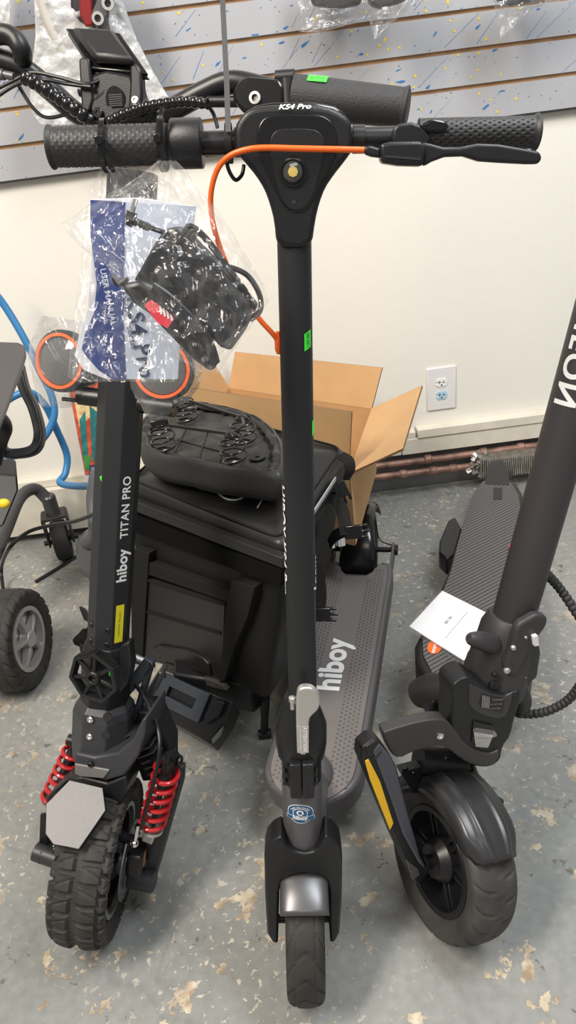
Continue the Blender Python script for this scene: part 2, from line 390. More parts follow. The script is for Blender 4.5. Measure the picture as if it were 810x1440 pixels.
# baseboard heater cover, pipes and fins along the foot of the wall
def wallbox(name, m, x0, x1, z0, z1, dep, bev=.002):
    b = MB(); b.zero = True; b.box(WLD, ((x0+x1)/2, WY-dep/2, (z0+z1)/2), (x1-x0, dep, z1-z0)); return b.build(name, m, bev=bev)
struct(wallbox('trim_1', IVORY, -3, .42, .178, .203, .030), 'ivory ledge strip along the wall')
struct(wallbox('trim_2', IVORY, .425, 3, .182, .210, .036), 'ivory ledge strip along the wall')
struct(wallbox('trim_3', IVORY, -.1, .375, .128, .177, .026), 'ivory heater cover band')
struct(wallbox('trim_4', IVORY, .3755, 3, .130, .181, .032), 'ivory heater cover band')
struct(wallbox('trim_5', IVORY, -3, -.10, .030, .177, .050), 'ivory heater cover panel')
struct(wallbox('baseboard_back', mat('dusty_grey_paint', (.13, .13, .125), .7, mottle=.25, mscale=12), -3, 3, 0, .126, .008), 'dusty grey baseboard behind the pipes')
def pipe(px, yy, r, name, lab):
    t = thing(name, atY(*px[0], yy), lab, 'pipe')
    P = [atY(x, y, yy) for x, y in px]; d = (P[-1]-P[0]).normalized()
    MB().tube([P[0]-d*.5]+P[1:-1]+[P[-1]+d*.0], r, 16).build('tube', COPPER, t)
    for q in (.35, .62, .8):
        c = P[0].lerp(P[-1], q); MB().tube([c-d*.012, c-d*.008, c+d*.008, c+d*.012], [r*1.05, r*1.3, r*1.3, r*1.05], 16).build('coupling', COPPER, t)
    return t
pipe([(500, 659), (640, 642), (790, 622)], 2.025, .0115, 'copper_pipe', 'upper tarnished copper pipe running right along wall foot above the finned heater')
pipe([(512, 673), (600, 663), (668, 655)], 1.995, .0105, 'copper_pipe', 'lower copper pipe with joints that ends at the crumpled heater fins')
t = thing('heater_fins', atY(700, 650, 2.0), 'dusty metal heater fins at the wall foot behind ridged black deck', 'heater')
mb = MB(); A = atY(672, 652, 2.0); B = atY(775, 642, 2.0)
for i in range(40):
    c = A.lerp(B, i/39); mb.box(WLD, (c.x, 1.985+random.Random(i).uniform(-.002, .002), c.z), (.0012, .05, .062))
mb.build('fin', mat('fin_metal', (.50, .47, .43), .55, .4, mottle=.3, mscale=40), t, smooth=0)['kind'] = 'stuff'
MB().tube([A, B+V((.4, 0, 0))], .010, 12).build('tube', COPPER, t)
mb = MB(); rnd = random.Random(5)
for i in range(46):
    c = atY(670+rnd.uniform(-9, 14), 655+rnd.uniform(-16, 16), 1.985); a = V([rnd.uniform(-1, 1) for _ in range(3)]).normalized(); b_ = a.orthogonal().normalized()
    mb.add([c, c+a*.016, c+a*.014+b_*.012, c+b_*.010], [(0, 1, 2, 3)])
mb.build('crumpled_foil', mat('dull_foil', (.42, .40, .38), .45, .6), t, smooth=0, solid=.0005)

# slatwall
t = thing('slatwall_panel', (0, WY-.02, 1.03), 'grey slatwall with blue and yellow paint splatter on the upper wall', 'wall panel')
SZ0, SP = 1.030, .0783
mb = MB()
mb.box(WLD, (0, WY-.008, SZ0+.36), (4, .008, .72)); mb.build('backing', MDF, t, smooth=0)
for i in range(9):
    z0 = SZ0+i*SP; b = MB(); b.box(WLD, (0, WY-.016, z0+.0345), (4, .008, .069))
    b.k = 1
    rnd = random.Random(i*7+1); yy = WY-.0203
    def blob(x, z, r, k, ex=1, an=0):
        b.k = k; n = 9; pts = []
        for q in range(n):
            a = 2*PI*q/n; rr = r*rnd.uniform(.6, 1.25); px_, pz = rr*cos(a)*ex, rr*sin(a)
            X = x+px_*cos(an)-pz*sin(an); Z = min(max(z+px_*sin(an)+pz*cos(an), z0+.001), z0+.068)
            pts.append((X, yy-.0002*k, Z))
        b.add(pts, [list(range(n))])
    for q in range(150):
        x = rnd.uniform(-1.0, 1.1); blob(x, rnd.uniform(z0, z0+.068), rnd.choice([.0005, .0006, .0009, .0013]), 1, rnd.uniform(1, 3), rnd.uniform(.2, 1.1))
    for q in range(13):
        x = rnd.uniform(-1.0, 1.1); blob(x, rnd.uniform(z0, z0+.068), rnd.choice([.0018, .003]), 1, rnd.uniform(2, 5), rnd.uniform(-.1, 1.0))
    for q in range(90):
        x = rnd.gauss(rnd.choice([-.6, -.2, .33, .55]), .07) if q % 3 else rnd.uniform(-1, 1.1); blob(x, rnd.uniform(z0, z0+.068), rnd.choice([.0006, .0009, .0014, .0030]), 2, rnd.uniform(1, 1.6), rnd.uniform(0, 3))
    for q in range(15):   # long thin drips thrown across a board
        x = rnd.uniform(-1, 1.1); an = rnd.uniform(.6, 1.0); l = min(.15, .066/sin(an))*rnd.uniform(.5, 1)
        b.k = 1; w_ = rnd.uniform(.0003, .0011); za = rnd.uniform(z0+.001, max(z0+.002, z0+.068-l*sin(an)))
        b.add([(x, yy, za), (x+w_*2, yy, za), (x+l*cos(an)+w_, yy, za+l*sin(an)), (x+l*cos(an), yy, za+l*sin(an))], [(0, 1, 2, 3)])
    b.build('slat_board', [SLAT, BLUEP, YELP], t, smooth=0, rec=False)
mb = MB(); mb.box(WLD, (0, WY-.013, SZ0-.003), (4, .014, .005)); mb.build('bottom_edge', INK, t, smooth=0)

# outlet
A, B, Cc = atY(597, 521, WY-.006), atY(641, 514, WY-.006), atY(601, 580, WY-.006)
ox, oz = .504*WY/2.05, .3225
t = thing('wall_outlet', (ox, WY, oz-.07), 'white double wall outlet whose lower socket is tinted blue', 'outlet')
WF = Fr((ox, WY, oz), (0, 0, 1), (1, 0, 0))
mb = MB(); mb.box(WF, (0, .003, 0), (.089, .006, .135)); mb.build('cover_plate', PLATE, t, bev=.003)
for k, m in ((.020, SOCK), (-.020, SOCKB)):
    pts = [(cos(a)*.0168 if abs(cos(a)*.0168) < .0165 else .0165, max(-.0125, min(.0125, sin(a)*.0165))+k) for a in [2*PI*i/28 for i in range(28)]]
    so = MB().sl(WF, pts, .0055, .0085).build('socket', m, t, smooth=0, label='%s socket' % ('white' if k > 0 else 'blue tinted'))
    h = MB()
    for a, hh in ((-.0063, .0085), (.0063, .007)): h.box(WF, (a, .0086, k+.002), (.0022, .0006, hh))
    h.lathe(WF, [(.0026, .0083), (.0026, .0089)], 'n', (0, 0, k-.0075), 12); h.build('slot', INK, so, smooth=0)
MB().lathe(WF, [(.003, .005), (.003, .0068), (.0015, .0074)], 'n', (0, 0, 0), 12).build('screw', PLATE, t)
# ------------------------------------------------------------------ scooter in the middle
cT = atY(412, 200, .742); cA = V((-.048, .622, .107))
CEN = Fr(cA, cT-cA, (1, -.06, -.06)); F_ = CEN
t = thing('kick_scooter', (-.06, .62, 0), 'middle electric scooter with slim round black stem, silver folding lever and grey deck', 'scooter')
SX = -.0035   # the stem sits a touch left of the frame's line
# stem
mb = MB(); mb.lathe(F_, [(.0165, .925), (.0168, .70), (.0172, .40), (.0172, .33)], 'u', (-.0005, 0, 0), 48); stem = mb.build('stem', MATTE, t)
# head cowl
cw = [(330, 196), (331, 178), (340, 163), (352, 153), (372, 149), (400, 148), (430, 148), (458, 150), (476, 157), (489, 166), (495, 180), (495, 212), (486, 225), (470, 245), (457, 264), (449, 285), (443, 310), (438, 349), (389, 349), (386, 312), (380, 288), (372, 266), (360, 247), (344, 228), (332, 214)]
mb = MB(); mb.px(F_, ck(cw, 1), -.020, .020, .012); mb.build('head_cowl', BLACK, t, bev=.012, seg=5, smooth=60)
sh = [(362, 178), (372, 164), (392, 160), (440, 160), (460, 164), (472, 178), (476, 206), (466, 235), (452, 258), (440, 286), (428, 298), (412, 300), (398, 290), (384, 262), (370, 232), (360, 204)]
mb = MB(); mb.px(F_, ck(sh), .015, .0213, .021); pan = mb.build('front_panel', GLOSS, t, bev=.0015, seg=3)
sh2 = [(378, 200), (386, 184), (400, 181), (440, 181), (452, 188), (458, 204), (448, 250), (438, 282), (424, 295), (408, 295), (396, 282), (384, 240)]
MB().px(F_, ck(sh2), .0205, .0218, .021).build('inner_panel', BLACK, pan, bev=.0005)
tp = [(352, 156), (372, 151), (400, 150), (455, 151), (474, 158), (486, 168), (478, 160), (440, 144), (400, 143), (366, 146)]
mb = MB(); mb.px(F_, [(347, 160), (360, 150), (384, 146), (442, 146), (470, 151), (487, 163)], -.028, .010, 0); mb.build('top_display', GLOSS, t, bev=.003)
P0 = F_.at(414, 152, .018)
text(MB(), 'KS4 Pro', .0085, flatfn(P0+F_.n*.002, F_.s, F_.u*.7+F_.n*-.7), .02, .001, shear=.3).build('lettering', WHITE, t, smooth=0)
hc = F_.loc(F_.at(412, 242, .022))
hl = MB().lathe(F_, [(.0125, .018), (.0125, .0235), (.0105, .0240), (.0095, .0225)], 'n', (hc[0], 0, hc[2]), 36).build('headlight', GLOSS, t)
MB().lathe(F_, [(.0098, .0225), (.0080, .0250), (.0045, .0262), (.0001, .0266)], 'n', (hc[0], 0, hc[2]), 30, caps=False).build('lens', LAMPL, hl)
MB().lathe(F_, [(.0048, .0255), (.0044, .0275), (.0018, .0278)], 'n', (hc[0], 0, hc[2]), 8).build('lamp_chip', AMBER, hl)
pc = F_.loc(F_.at(413, 284, .022)); MB().lathe(F_, [(.0018, .0215), (.0018, .0222)], 'n', (pc[0], 0, pc[2]), 12).build('sensor', INK, t)
# handlebar (runs along s at u = bu)
BF = Fr(F_.at(412, 200, 0), F_.u, F_.at(760, 191, 0)-F_.at(66, 206, 0))
def bl(x, y): return BF.loc(BF.at(x, y, 0))[0]
mb = MB(); L0, L1 = bl(240, 203), bl(600, 193)
mb.lathe(BF, [(.0102, L0), (.0102, L1+.1)], 's', (0, 0, .001), 28); mb.build('handlebar', SATIN, t)
def grip(fr, a0, a1, r0, r1, nm, par, m, cz=0, nd=30, dots=True, inv=1, rot=0):
    """rubber grip with rows of raised dots, flared rounded end"""
    b = MB(); rs = []; N = 150; K = 96
    for i in range(N+1):
        t_ = i/N; x = a0+(a1-a0)*t_; r = r0+(r1-r0)*t_
        e = min(1, (1-t_)/.03); r += .0022*sstep(.93, .97, t_); r *= math.sqrt(max(.02, 1-(1-e)**2)) if e < 1 else 1
        row = []
        for k in range(K):
            a = 2*PI*k/K; h = 0
            if dots and .04 < t_ < .92:
                rowi = int(t_*nd); fx = t_*nd-rowi; fa = ((a/(2*PI))*16 + .5*(rowi % 2)) % 1
                d = math.hypot((fx-.5)*.8, (fa-.5)*1.6); h = (.0007 if inv > 0 else .0012)*inv*(1-sstep(.14, .32, d))
            row.append(fr.p(x, (r+h)*cos(a), cz+(r+h)*sin(a)))
        rs.append(row)
    b.rings(rs); return b.build(nm, m, par, smooth=50)
GRIPM = mat('grip_rubber', (.020, .020, .021), .5)
grip(BF, bl(237, 203), bl(67, 206), .0172, .0168, 'grip', t, GRIPM, .001)
grip(BF, bl(588, 192), bl(759, 190), .0138, .0135, 'grip', t, GRIPM, .003, nd=26, inv=-1)
mb = MB(); a, b = bl(285, 200), bl(242, 202); mb.lathe(BF, [(.0200, a), (.0212, a-.001), (.0212, b+.001), (.0205, b)], 's', (0, 0, .001), 40); mb.build('clamp_collar', BLACK, t)
mb = MB(); a, b = bl(330, 200), bl(345, 200); mb.lathe(BF, [(.0125, a), (.0125, b)], 's', (0, 0, .001), 28); mb.build('bar_sleeve', SATIN, t)
mb = MB(); a, b = bl(496, 193), bl(512, 193); mb.lathe(BF, [(.012, a), (.012, b)], 's', (0, 0, .001), 28); mb.build('bar_sleeve', SATIN, t)
# throttle / lever perch
mb = MB(); mb.px(BF, [(552, 182), (558, 175), (578, 172), (590, 176), (600, 184), (606, 196), (600, 208), (560, 208), (550, 200)], -.012, .016, .012); mb.build('lever_clamp', BLACK, t, bev=.004, seg=3)
mb = MB(); mb.px(BF, [(588, 176), (606, 168), (624, 170), (630, 176), (626, 186), (600, 188)], .006, .017, .012); mb.build('thumb_button', GLOSS, t, bev=.002)
mb = MB(); mb.px(BF, [(534, 203), (548, 200), (592, 199), (598, 210), (594, 234), (560, 233), (535, 229)], .016, .036, .03); perch = mb.build('lever_housing', SATIN, t, bev=.003, seg=3)
MB().px(BF, [(512, 206), (522, 205), (536, 209), (536, 222), (522, 220), (512, 216)], .021, .031, .03).build('cable_ferrule', BLACK, perch, bev=.002)
MB().px(BF, [(540, 219), (590, 223), (590, 226), (540, 222)], .0355, .037, .03).build('slot', INK, perch)
mb = MB(); mb.px(BF, [(592, 200), (604, 202), (622, 207), (645, 207), (670, 202), (700, 203), (735, 209), (756, 213), (761, 222), (756, 231), (738, 231), (700, 229), (672, 227), (650, 220), (625, 221), (606, 228), (594, 235)], .022, .033, .028); mb.build('brake_lever', SATIN, t, bev=.0045, seg=4)
# orange brake cable
O1 = [BF.at(516, 211, .027), BF.at(470, 210, .030), BF.at(420, 209, .031), BF.at(372, 208, .032), BF.at(345, 211, .030), BF.at(322, 220, .026), BF.at(306, 238, .022), BF.at(297, 270, .018), BF.at(298, 305, .014), BF.at(310, 350, .010), BF.at(335, 405, .007), BF.at(362, 445, .004), BF.at(384, 470, .002), BF.at(391, 480, 0)]
MB().tube(spline(O1, 8), .0026, 12).build('brake_cable', ORANGE, t)
MB().tube([F_.at(391, 466, .0), F_.at(391, 476, .0), F_.at(392, 492, 0), F_.at(392, 498, 0)], [.0022, .0038, .0038, .002], 12).build('cable_plug', ORANGE, t)
# price stickers on the stem (wrapped round the tube)
def wrapfn(fr, R, phi0, u0, s0=SX, along=1):
    """lettering that runs along the axis and wraps round the tube; phi0 = 0 faces the viewer, + is to the right"""
    def f(x, y):
        ph = phi0 + y/R
        d = fr.s*sin(ph) + fr.n*cos(ph)
        return fr.O + fr.s*s0 + fr.u*(u0+x*along) + d*R, d
    return f
def patch(mb, fn, w_, h_, sk=0, n=6, th=.0004):
    g = [[fn(-w_/2+w_*i/n + sk*(j/n-.5), -h_/2+h_*j/n) for j in range(n+1)] for i in range(n+1)]
    return mb.sheet([[p+d*th for p, d in r] for r in g])
u1 = F_.loc(F_.at(430, 478, .01))[2]; st = patch(MB(), wrapfn(F_, .0172, .72, u1, -.0005), .017, .0085, .004).build('price_sticker', GREENST, t, smooth=60, rec=False)
text(MB(), '150.00', .0055, wrapfn(F_, .0172, .72, u1, -.0005), 0, .0007).build('lettering', INK, st, smooth=0)
u1 = F_.loc(F_.at(437, 598, .0))[2]; patch(MB(), wrapfn(F_, .0174, 1.25, u1, -.001), .016, .007, .004).build('price_sticker', GREENST, t, smooth=60, rec=False)
u1 = F_.loc(F_.at(398, 760, .0))[2]; text(MB(), 'HIBOY KS4 Pro', .019, wrapfn(F_, .0174, -1.50, u1, -.0005, -1), .03, .0005, 1.1, cuts=8).build('lettering', WHITE, t, smooth=0)
u1 = F_.loc(F_.at(441, 805, .0))[2]; text(MB(), 'hiboy', .019, wrapfn(F_, .0174, 1.62, u1, -.0005, -1), .03, .0005, 1.1, cuts=8).build('lettering', WHITE, t, smooth=0)
# folding joint, neck
mb = MB(); C0 = (SX, 0, 0)
mb.lathe(F_, [(.0178, .392), (.0205, .386), (.0235, .374), (.0275, .362), (.0325, .345), (.0325, .318), (.0300, .300), (.0262, .296)], 'u', C0, 48, 1, .95); mb.build('folding_collar', BLACK, t, smooth=70)
mb = MB(); mb.lathe(F_, [(.0255, .300), (.0258, .262), (.0255, .258)], 'u', C0, 48); mb.build('hinge_sleeve', BLACK, t)
mb = MB()
for sg in (-1, 1): mb.box(F_, (SX+sg*.0078, .029, .286), (.0148, .018, .054))
mb.build('hinge_bracket', SATIN, t, bev=.0022)
for a in (-.021, .017):
    for cc in (.29, .275): MB().lathe(F_, [(.003, .020), (.0032, .028), (.001, .0285)], 'n', (SX+a, 0, cc), 12).build('bolt', GLOSS, t)
lv = [(418, 1062), (417, 1040), (416, 1000), (417, 976), (421, 969), (430, 967), (440, 969), (448, 977), (451, 988), (448, 999), (440, 1006), (435, 1012), (434, 1030), (434, 1063)]
mb = MB(); mb.px(F_, ck(lv, 1), .034, .045, .045); lev = mb.build('folding_lever', SILVER, t, bev=.0028, seg=4, label='silver folding lever')
mb = MB(); mb.px(F_, [(417, 1021), (434, 1021), (434, 1058), (418, 1058)], .0445, .0452, .0445); wl = mb.build('warning_label', mat('grey_label', (.36, .355, .35), .5), lev)
lp = F_.at(429, 1040, .0457)
text(MB(), 'ATTENTION', .0065, flatfn(lp, F_.u*-1, F_.s), .01, .0001).build('lettering', WHITE, wl, smooth=0)
text(MB(), 'Lock the lever before riding', .0026, flatfn(F_.at(423, 1040, .0457), F_.u*-1, F_.s), 0, .0001).build('lettering', WHITE, wl, smooth=0)
mb = MB(); P = F_.at(411, 985, .036); mb.tube([P+F_.u*.006, P+F_.u*.0045, P, P-F_.u*.004, P-F_.u*.012], [.001, .0042, .0042, .0026, .0026], 14); mb.build('safety_catch', SILVER, lev)
mb = MB(); mb.lathe(F_, [(.0262, .262), (.0266, .258), (.0266, .130), (.0262, .126)], 'u', C0, 56); neck = mb.build('neck_tube', GREY, t)
# round blue badge on the neck
u1 = F_.loc(F_.at(420, 1145, .0266))[2]
NF = lambda x, y: ((lambda ph: (F_.O+F_.s*SX+F_.u*(u1+y)+(F_.s*sin(ph)+F_.n*cos(ph))*.0266, F_.s*sin(ph)+F_.n*cos(ph)))(x/.0266-.12))
def disc(fn, rx, ry, m, nm, par, th, y0=0, n=40):
    b = MB(); g = []
    for i in range(7):
        g.append([(lambda P: P[0]+P[1]*th)(fn(rx*i/6*cos(2*PI*k/n), y0+ry*i/6*sin(2*PI*k/n))) for k in range(n)])
    return b.sheet(g, True).build(nm, m, par, rec=False)
bd = disc(NF, .0178, .0158, WHITE, 'round_badge', neck, .0003)
disc(NF, .0168, .0148, BLUEINK, 'badge_field', bd, .0005); disc(NF, .0098, .0086, WHITE, 'badge_ring', bd, .0007, .001); disc(NF, .0088, .0077, BLUEINK, 'badge_field', bd, .0009, .001)
disc(NF, .0045, .0042, WHITE, 'badge_ring', bd, .0011, .0025, 20); disc(NF, .0026, .0024, BLUEINK, 'badge_field', bd, .0013, .0025, 20)
b = MB(); g = [[(lambda P: P[0]+P[1]*.0015)(NF(-.0185+.037*i/12, -.0085+.0065*j-.0016*abs(i-6)/6)) for i in range(13)] for j in range(2)]; b.sheet(g).build('badge_ribbon', WHITE, bd, rec=False)
b = MB(); g = [[(lambda P: P[0]+P[1]*.0017)(NF(-.0178+.0356*i/12, -.008+.0055*j-.0016*abs(i-6)/6)) for i in range(13)] for j in range(2)]; b.sheet(g).build('badge_ribbon', BLUEINK, bd, rec=False)
text(MB(), 'hiboy', .0085, lambda x, y: NF(x, y-.0052), .03, .0019).build('lettering', WHITE, bd, smooth=0)
def arcfn(x, y): a = PI/2 - x/.0125; return NF((.0125+y)*cos(a), .0008+(.0112+y)*sin(a))
text(MB(), 'begin the joyride!', .0042, arcfn, .01, .0009).build('lettering', WHITE, bd, smooth=0)
# fork
fk = [(372, 1196), (375, 1184), (384, 1174), (396, 1168), (402, 1182), (413, 1190), (428, 1193), (442, 1190), (451, 1181), (457, 1167), (469, 1174), (478, 1184), (481, 1198), (480, 1260), (477, 1304), (471, 1316), (464, 1318), (462, 1290), (462, 1245), (459, 1230), (448, 1222), (428, 1219), (408, 1222), (396, 1231), (393, 1246), (392, 1290), (391, 1319), (383, 1317), (376, 1305), (373, 1250)]
mb = MB(); mb.px(F_, fk, -.004, .034, .024); mb.build('fork', BLACK, t, bev=.008, seg=5, smooth=60)
mb = MB(); mb.lathe(F_, [(.0255, .135), (.026, .118), (.026, .09)], 'u', (SX, .0, 0), 40); mb.build('fork_crown', BLACK, t)
# mudguard between the fork legs
mb = MB(); g = []
for i in range(25):
    ph = rad(-40 + 77*i/24); d = F_.u*cos(ph) + F_.n*sin(ph); rr = []
    for j in range(17):
        q = -1+2*j/16; x = .031*sin(q*PI/2*.98); r = .112+.0105*cos(q*PI/2)**.8
        rr.append(F_.O + F_.s*(SX+x) + d*r)
    g.append(rr)
mb.sheet(g); mb.build('mudguard', mat('metallic_dark_grey', (.11, .11, .115), .33, .6), t, solid=.003, smooth=70)
# wheel
def groove_city(ph, tt):
    h = 0
    for s_ in (-1, 1):
        a = (ph*9/PI*1.0 + s_*tt*1.25) % 1
        d = abs(a-.5)
        if abs(tt) < .95 and s_*tt > -.05: h = min(h, -.0016*(1-sstep(.035, .075, d)))
    h = min(h, -.0012*(1-sstep(.02, .05, abs(abs(tt)-.28)))) if True else h
    return h
def tyre_obj(fr, R, wd, fn, na, nt, c, rim, m, par, sq=.75):
    return tyre(fr, R, wd, fn, na, nt, c, rim, sq).build('tyre', m, par, smooth=45)
tyre_obj(F_, .1075, .052, groove_city, 480, 44, (SX, 0, 0), .64, RUBBER, t)
mb = MB(); mb.ring(F_, .072, .058, -.021, .021, 's', (SX, 0, 0)); mb.lathe(F_, [(.028, -.026), (.034, -.02), (.034, .02), (.028, .026)], 's', (SX, 0, 0), 32)
for k in range(6):
    a = 2*PI*k/6; d = F_.n*cos(a)+F_.u*sin(a); mb.tube([F_.p(SX, 0, 0)+d*.03, F_.p(SX, 0, 0)+d*.062], .007, 10)
mb.build('wheel_hub', SATIN, t, bev=.001)
mb = MB(); mb.lathe(F_, [(.006, -.047), (.006, .047)], 's', (SX, 0, 0), 16); mb.lathe(F_, [(.010, -.047), (.010, -.040)], 's', (SX, 0, 0), 6); mb.build('axle', SATIN, t)
# deck
DZ = .130; dd = V((.273, .962, 0)); DF = Fr((-.004, .910, DZ), dd, (.962, -.273, 0))   # u = along the deck, s = right, n = up
if DF.n.z < 0: DF.n = -DF.n
LEN = .60
def deck_out(w_, near, far, k=0):
    pts = []
    for i in range(13):
        a = PI*(1+i/12); pts.append((w_*cos(a), near+.075*sin(a)))
    pts += [(w_, far-.05), (w_*.93, far-.01), (w_*.62, far), (w_*.52, far-.035), (w_*.30, far-.055), (-w_*.30, far-.055), (-w_*.52, far-.035), (-w_*.62, far), (-w_*.93, far-.01), (-w_, far-.05)]
    return pts
def slab(mb, fr, pts, z0, z1):
    return mb.prism([fr.p(a, z0, c) for a, c in pts], fr.n*(z1-z0))
mb = MB(); slab(mb, DF, deck_out(.086, -.035, .60), -.052, -.003); mb.build('deck', GREY, t, bev=.008, seg=3)
mb = MB(); slab(mb, DF, deck_out(.074, -.035, .585), -.004, .0); dk = mb.build('deck_mat', MATGREY, t, bev=.001)
mb = MB()
for sg in (-1, 1):
    for i in range(62):
        for j in range(5):
            c = -.075+i*.0103+(j % 2)*.0051; a = sg*(.032+j*.0078)
            if c > .52 and j < 2: continue
            mb.lathe(DF, [(.0026, -.0002), (.0021, .0010), (.001, .0014)], 'n', (a, 0, c), 6, 1, 1)
mb.build('grip_studs', mat('dark_stud_rubber', (.10, .093, .09), .55), dk)['kind'] = 'stuff'
Pt = atZ(469, 934, DZ); q = DF.loc(Pt)
text(MB(), 'hiboy', .068, flatfn(DF.p(q[0], .0006, q[2]), DF.u, -DF.s), .034, .0003, 1.02).build('lettering', WHITE, dk, smooth=0)
mb = MB(); mb.ball(DF.p(-.005, -.010, -.055), .045, 14, (1.0, 1.1, .95)); mb.tube([DF.p(-.004, -.015, -.06), F_.p(SX, -.012, .150), F_.p(SX, 0, .20)], [.034, .030, .026], 24); mb.build('neck_base', GREY, t, smooth=60)
# rear mudguard, wheel, brake
RF = Fr(DF.p(0, 0, .68) - V((0, 0, DZ-.107)), (0, 0, 1), DF.s)
tyre_obj(RF, .1075, .05, None, 72, 20, (0, 0, 0), .64, RUBBER, t)
mb = MB(); mb.lathe(RF, [(.066, -.02), (.066, .02)], 's', (0, 0, 0), 40); mb.build('wheel_hub', SATIN, t)
mb = MB(); g = []
for i in range(27):
    ph = rad(98 - 165*i/26); d = RF.u*cos(ph) + RF.n*sin(ph); rr = []
    for j in range(17):
        q = -1+2*j/16; hw = .034+.014*sstep(20, 95, 98-165*i/26); x = hw*sin(q*PI/2*.98); r = .110+.012*cos(q*PI/2)**.7
        rr.append(RF.O + RF.s*x + d*r)
    g.append(rr)
mb.sheet(g); rm = mb.build('mudguard', GLOSS, t, solid=.003, smooth=70)
mb = MB(); mb.lathe(RF, [(.007, -.074), (.007, .082)], 's', (0, 0, 0), 16); mb.lathe(RF, [(.014, .070), (.014, .086)], 's', (0, 0, 0), 16); mb.build('axle', BLACK, t)
for sg in (-1, 1): MB().sl(Fr(DF.p(sg*.076, -.03, .56), V((0, 0, 1)), DF.u), [(-.06, -.012), (.11, -.012), (.13, .004), (.12, .03), (.09, .026), (0, .012), (-.06, .01)], -.003, .003).build('rear_bracket', GREY, t, bev=.001)
cb = [atY(517, 712, 1.60), atY(528, 735, 1.59), atY(535, 760, 1.585), RF.p(.085, .0, .012)]
MB().tube(spline(cb, 8), .0016, 8).build('rear_brake_cable', BLACK, t)
mb = MB(); mb.ball(RF.p(0, -.035, .113), .006); mb.build('tail_light', ORANGE, t)
# ------------------------------------------------------------------ rugged octagonal-stem scooter on the left
tb = atY(152, 905, .86); tt = atY(171, 545, .93)
T_ = Fr(tb, tt-tb, (1, -.25, 0))
t = thing('off_road_scooter', (-.37, .74, 0), 'left electric scooter with thick octagonal black stem, red coil springs and knobbly front tyre', 'scooter')
TT = t; OC = dict(axis='u', seg=8)
A0 = rad(22.5-8)
stem = MB().lathe(T_, [(.0308, -.004), (.0308, .645)], 'u', (0, 0, 0), 8, a0=A0).build('stem', mat('anodised_black_stem', (.022, .023, .026), .42, .2), t, bev=.0012, smooth=0)
def facefn(phi, u0, R=.0308, al=1):
    d = T_.s*sin(phi)+T_.n*cos(phi); k = T_.s*cos(phi)-T_.n*sin(phi); r = R*cos(PI/8)
    return lambda x, y: (T_.O + d*r + T_.u*(u0+x) - k*y, d)
PH = rad(90)-A0-rad(22.5)-rad(0)
# flats sit every 45 degrees; pick the one that looks right of the viewer
fl = [rad(90)-(A0+rad(22.5)+rad(45)*k) for k in range(8)]
FRT = min(fl, key=lambda a: abs(a)); RGTF = min(fl, key=lambda a: abs(a-rad(38))); LFT = min(fl, key=lambda a: abs(a+rad(52)))
u1 = T_.loc(T_.at(178, 715, .02))[2]; text(MB(), 'TITAN PRO', .0165, facefn(RGTF, u1), .02, .0003, 1.08).build('lettering', WHITE, stem, smooth=0)
u1 = T_.loc(T_.at(172, 797, .02))[2]; text(MB(), 'hiboy', .0215, facefn(RGTF, u1), .03, .0003, 1.05).build('lettering', WHITE, stem, smooth=0)
u1 = T_.loc(T_.at(169, 879, .02))[2]; fn = facefn(RGTF, u1); ys = MB().sheet([[fn(x, y)[0]+fn(x, y)[1]*.0004 for y in (-.0065, .0065)] for x in (-.030, .030)]).build('caution_sticker', YELST, stem, rec=False)
text(MB(), 'CAUTION  Hot parts', .0042, facefn(RGTF, u1), 0, .0006).build('lettering', INK, ys, smooth=0)
u1 = T_.loc(T_.at(141, 670, .02))[2]; fn = facefn(LFT, u1); MB().add([fn(-.004, -.011)[0]+fn(0, 0)[1]*.0004, fn(.005, -.011)[0]+fn(0, 0)[1]*.0004, fn(.001, -.005)[0]+fn(0, 0)[1]*.0004], [(0, 1, 2)]).build('price_sticker', GREENST, stem, rec=False)
def bolt(par, P, d, r, m=GLOSS, nm='bolt'):
    f = Fr(P, V(d).orthogonal(), V(d).cross(V(d).orthogonal())); f.n = V(d).normalized(); f.s = f.u.cross(f.n)
    return MB().lathe(f, [(r, -.002), (r, .0012), (r*.8, .0022), (r*.45, .0022), (r*.45, .0010)], 'n', (0, 0, 0), 18).build(nm, m, par)
for (x, y, ph) in ((152, 883, FRT), (151, 903, FRT), (129, 877, LFT), (127, 899, LFT)):
    if ph == FRT: ph = FRT
    u1 = T_.loc(T_.at(x, y, .02))[2]; off = .006 if ph == FRT else 0; P, d = facefn(ph, u1)(0, -off); bolt(stem, P, d, .0042, SATIN)
# clamp section and hexagonal locking knob
MB().lathe(T_, [(.0335, .006), (.0365, -.004), (.0365, -.020), (.0375, -.026), (.0375, -.092), (.035, -.098)], 'u', (0, 0, 0), 8, a0=A0).build('stem_clamp', BLACK, t, bev=.002, smooth=0)
MB().px(T_, [(172, 905), (185, 898), (189, 930), (184, 958), (170, 975), (168, 940)], .0, .020, .01).build('clamp_jaw', SATIN, t, bev=.003)
KF = Fr(T_.at(134, 951, .050), T_.u + T_.s*.15, T_.s + T_.n*.12)
def ngon(r, n, a0, c=(0, 0)): return [(c[0]+r*cos(a0+2*PI*i/n), c[1]+r*sin(a0+2*PI*i/n)) for i in range(n)]
mb = MB(); N = 7; a0 = rad(100)
ro, ri = .0405, .0345
rs = []
for i in range(N):
    a = a0+2*PI*i/N; rs.append([KF.p(r*cos(a), b, r*sin(a)*.98) for r, b in ((ro, -.008), (ro, .008), (ri, .008), (ri, -.008))])
mb.rings(rs, True); knob = mb.build('locking_knob', SATIN, t, bev=.0015, smooth=0)
mb = MB()
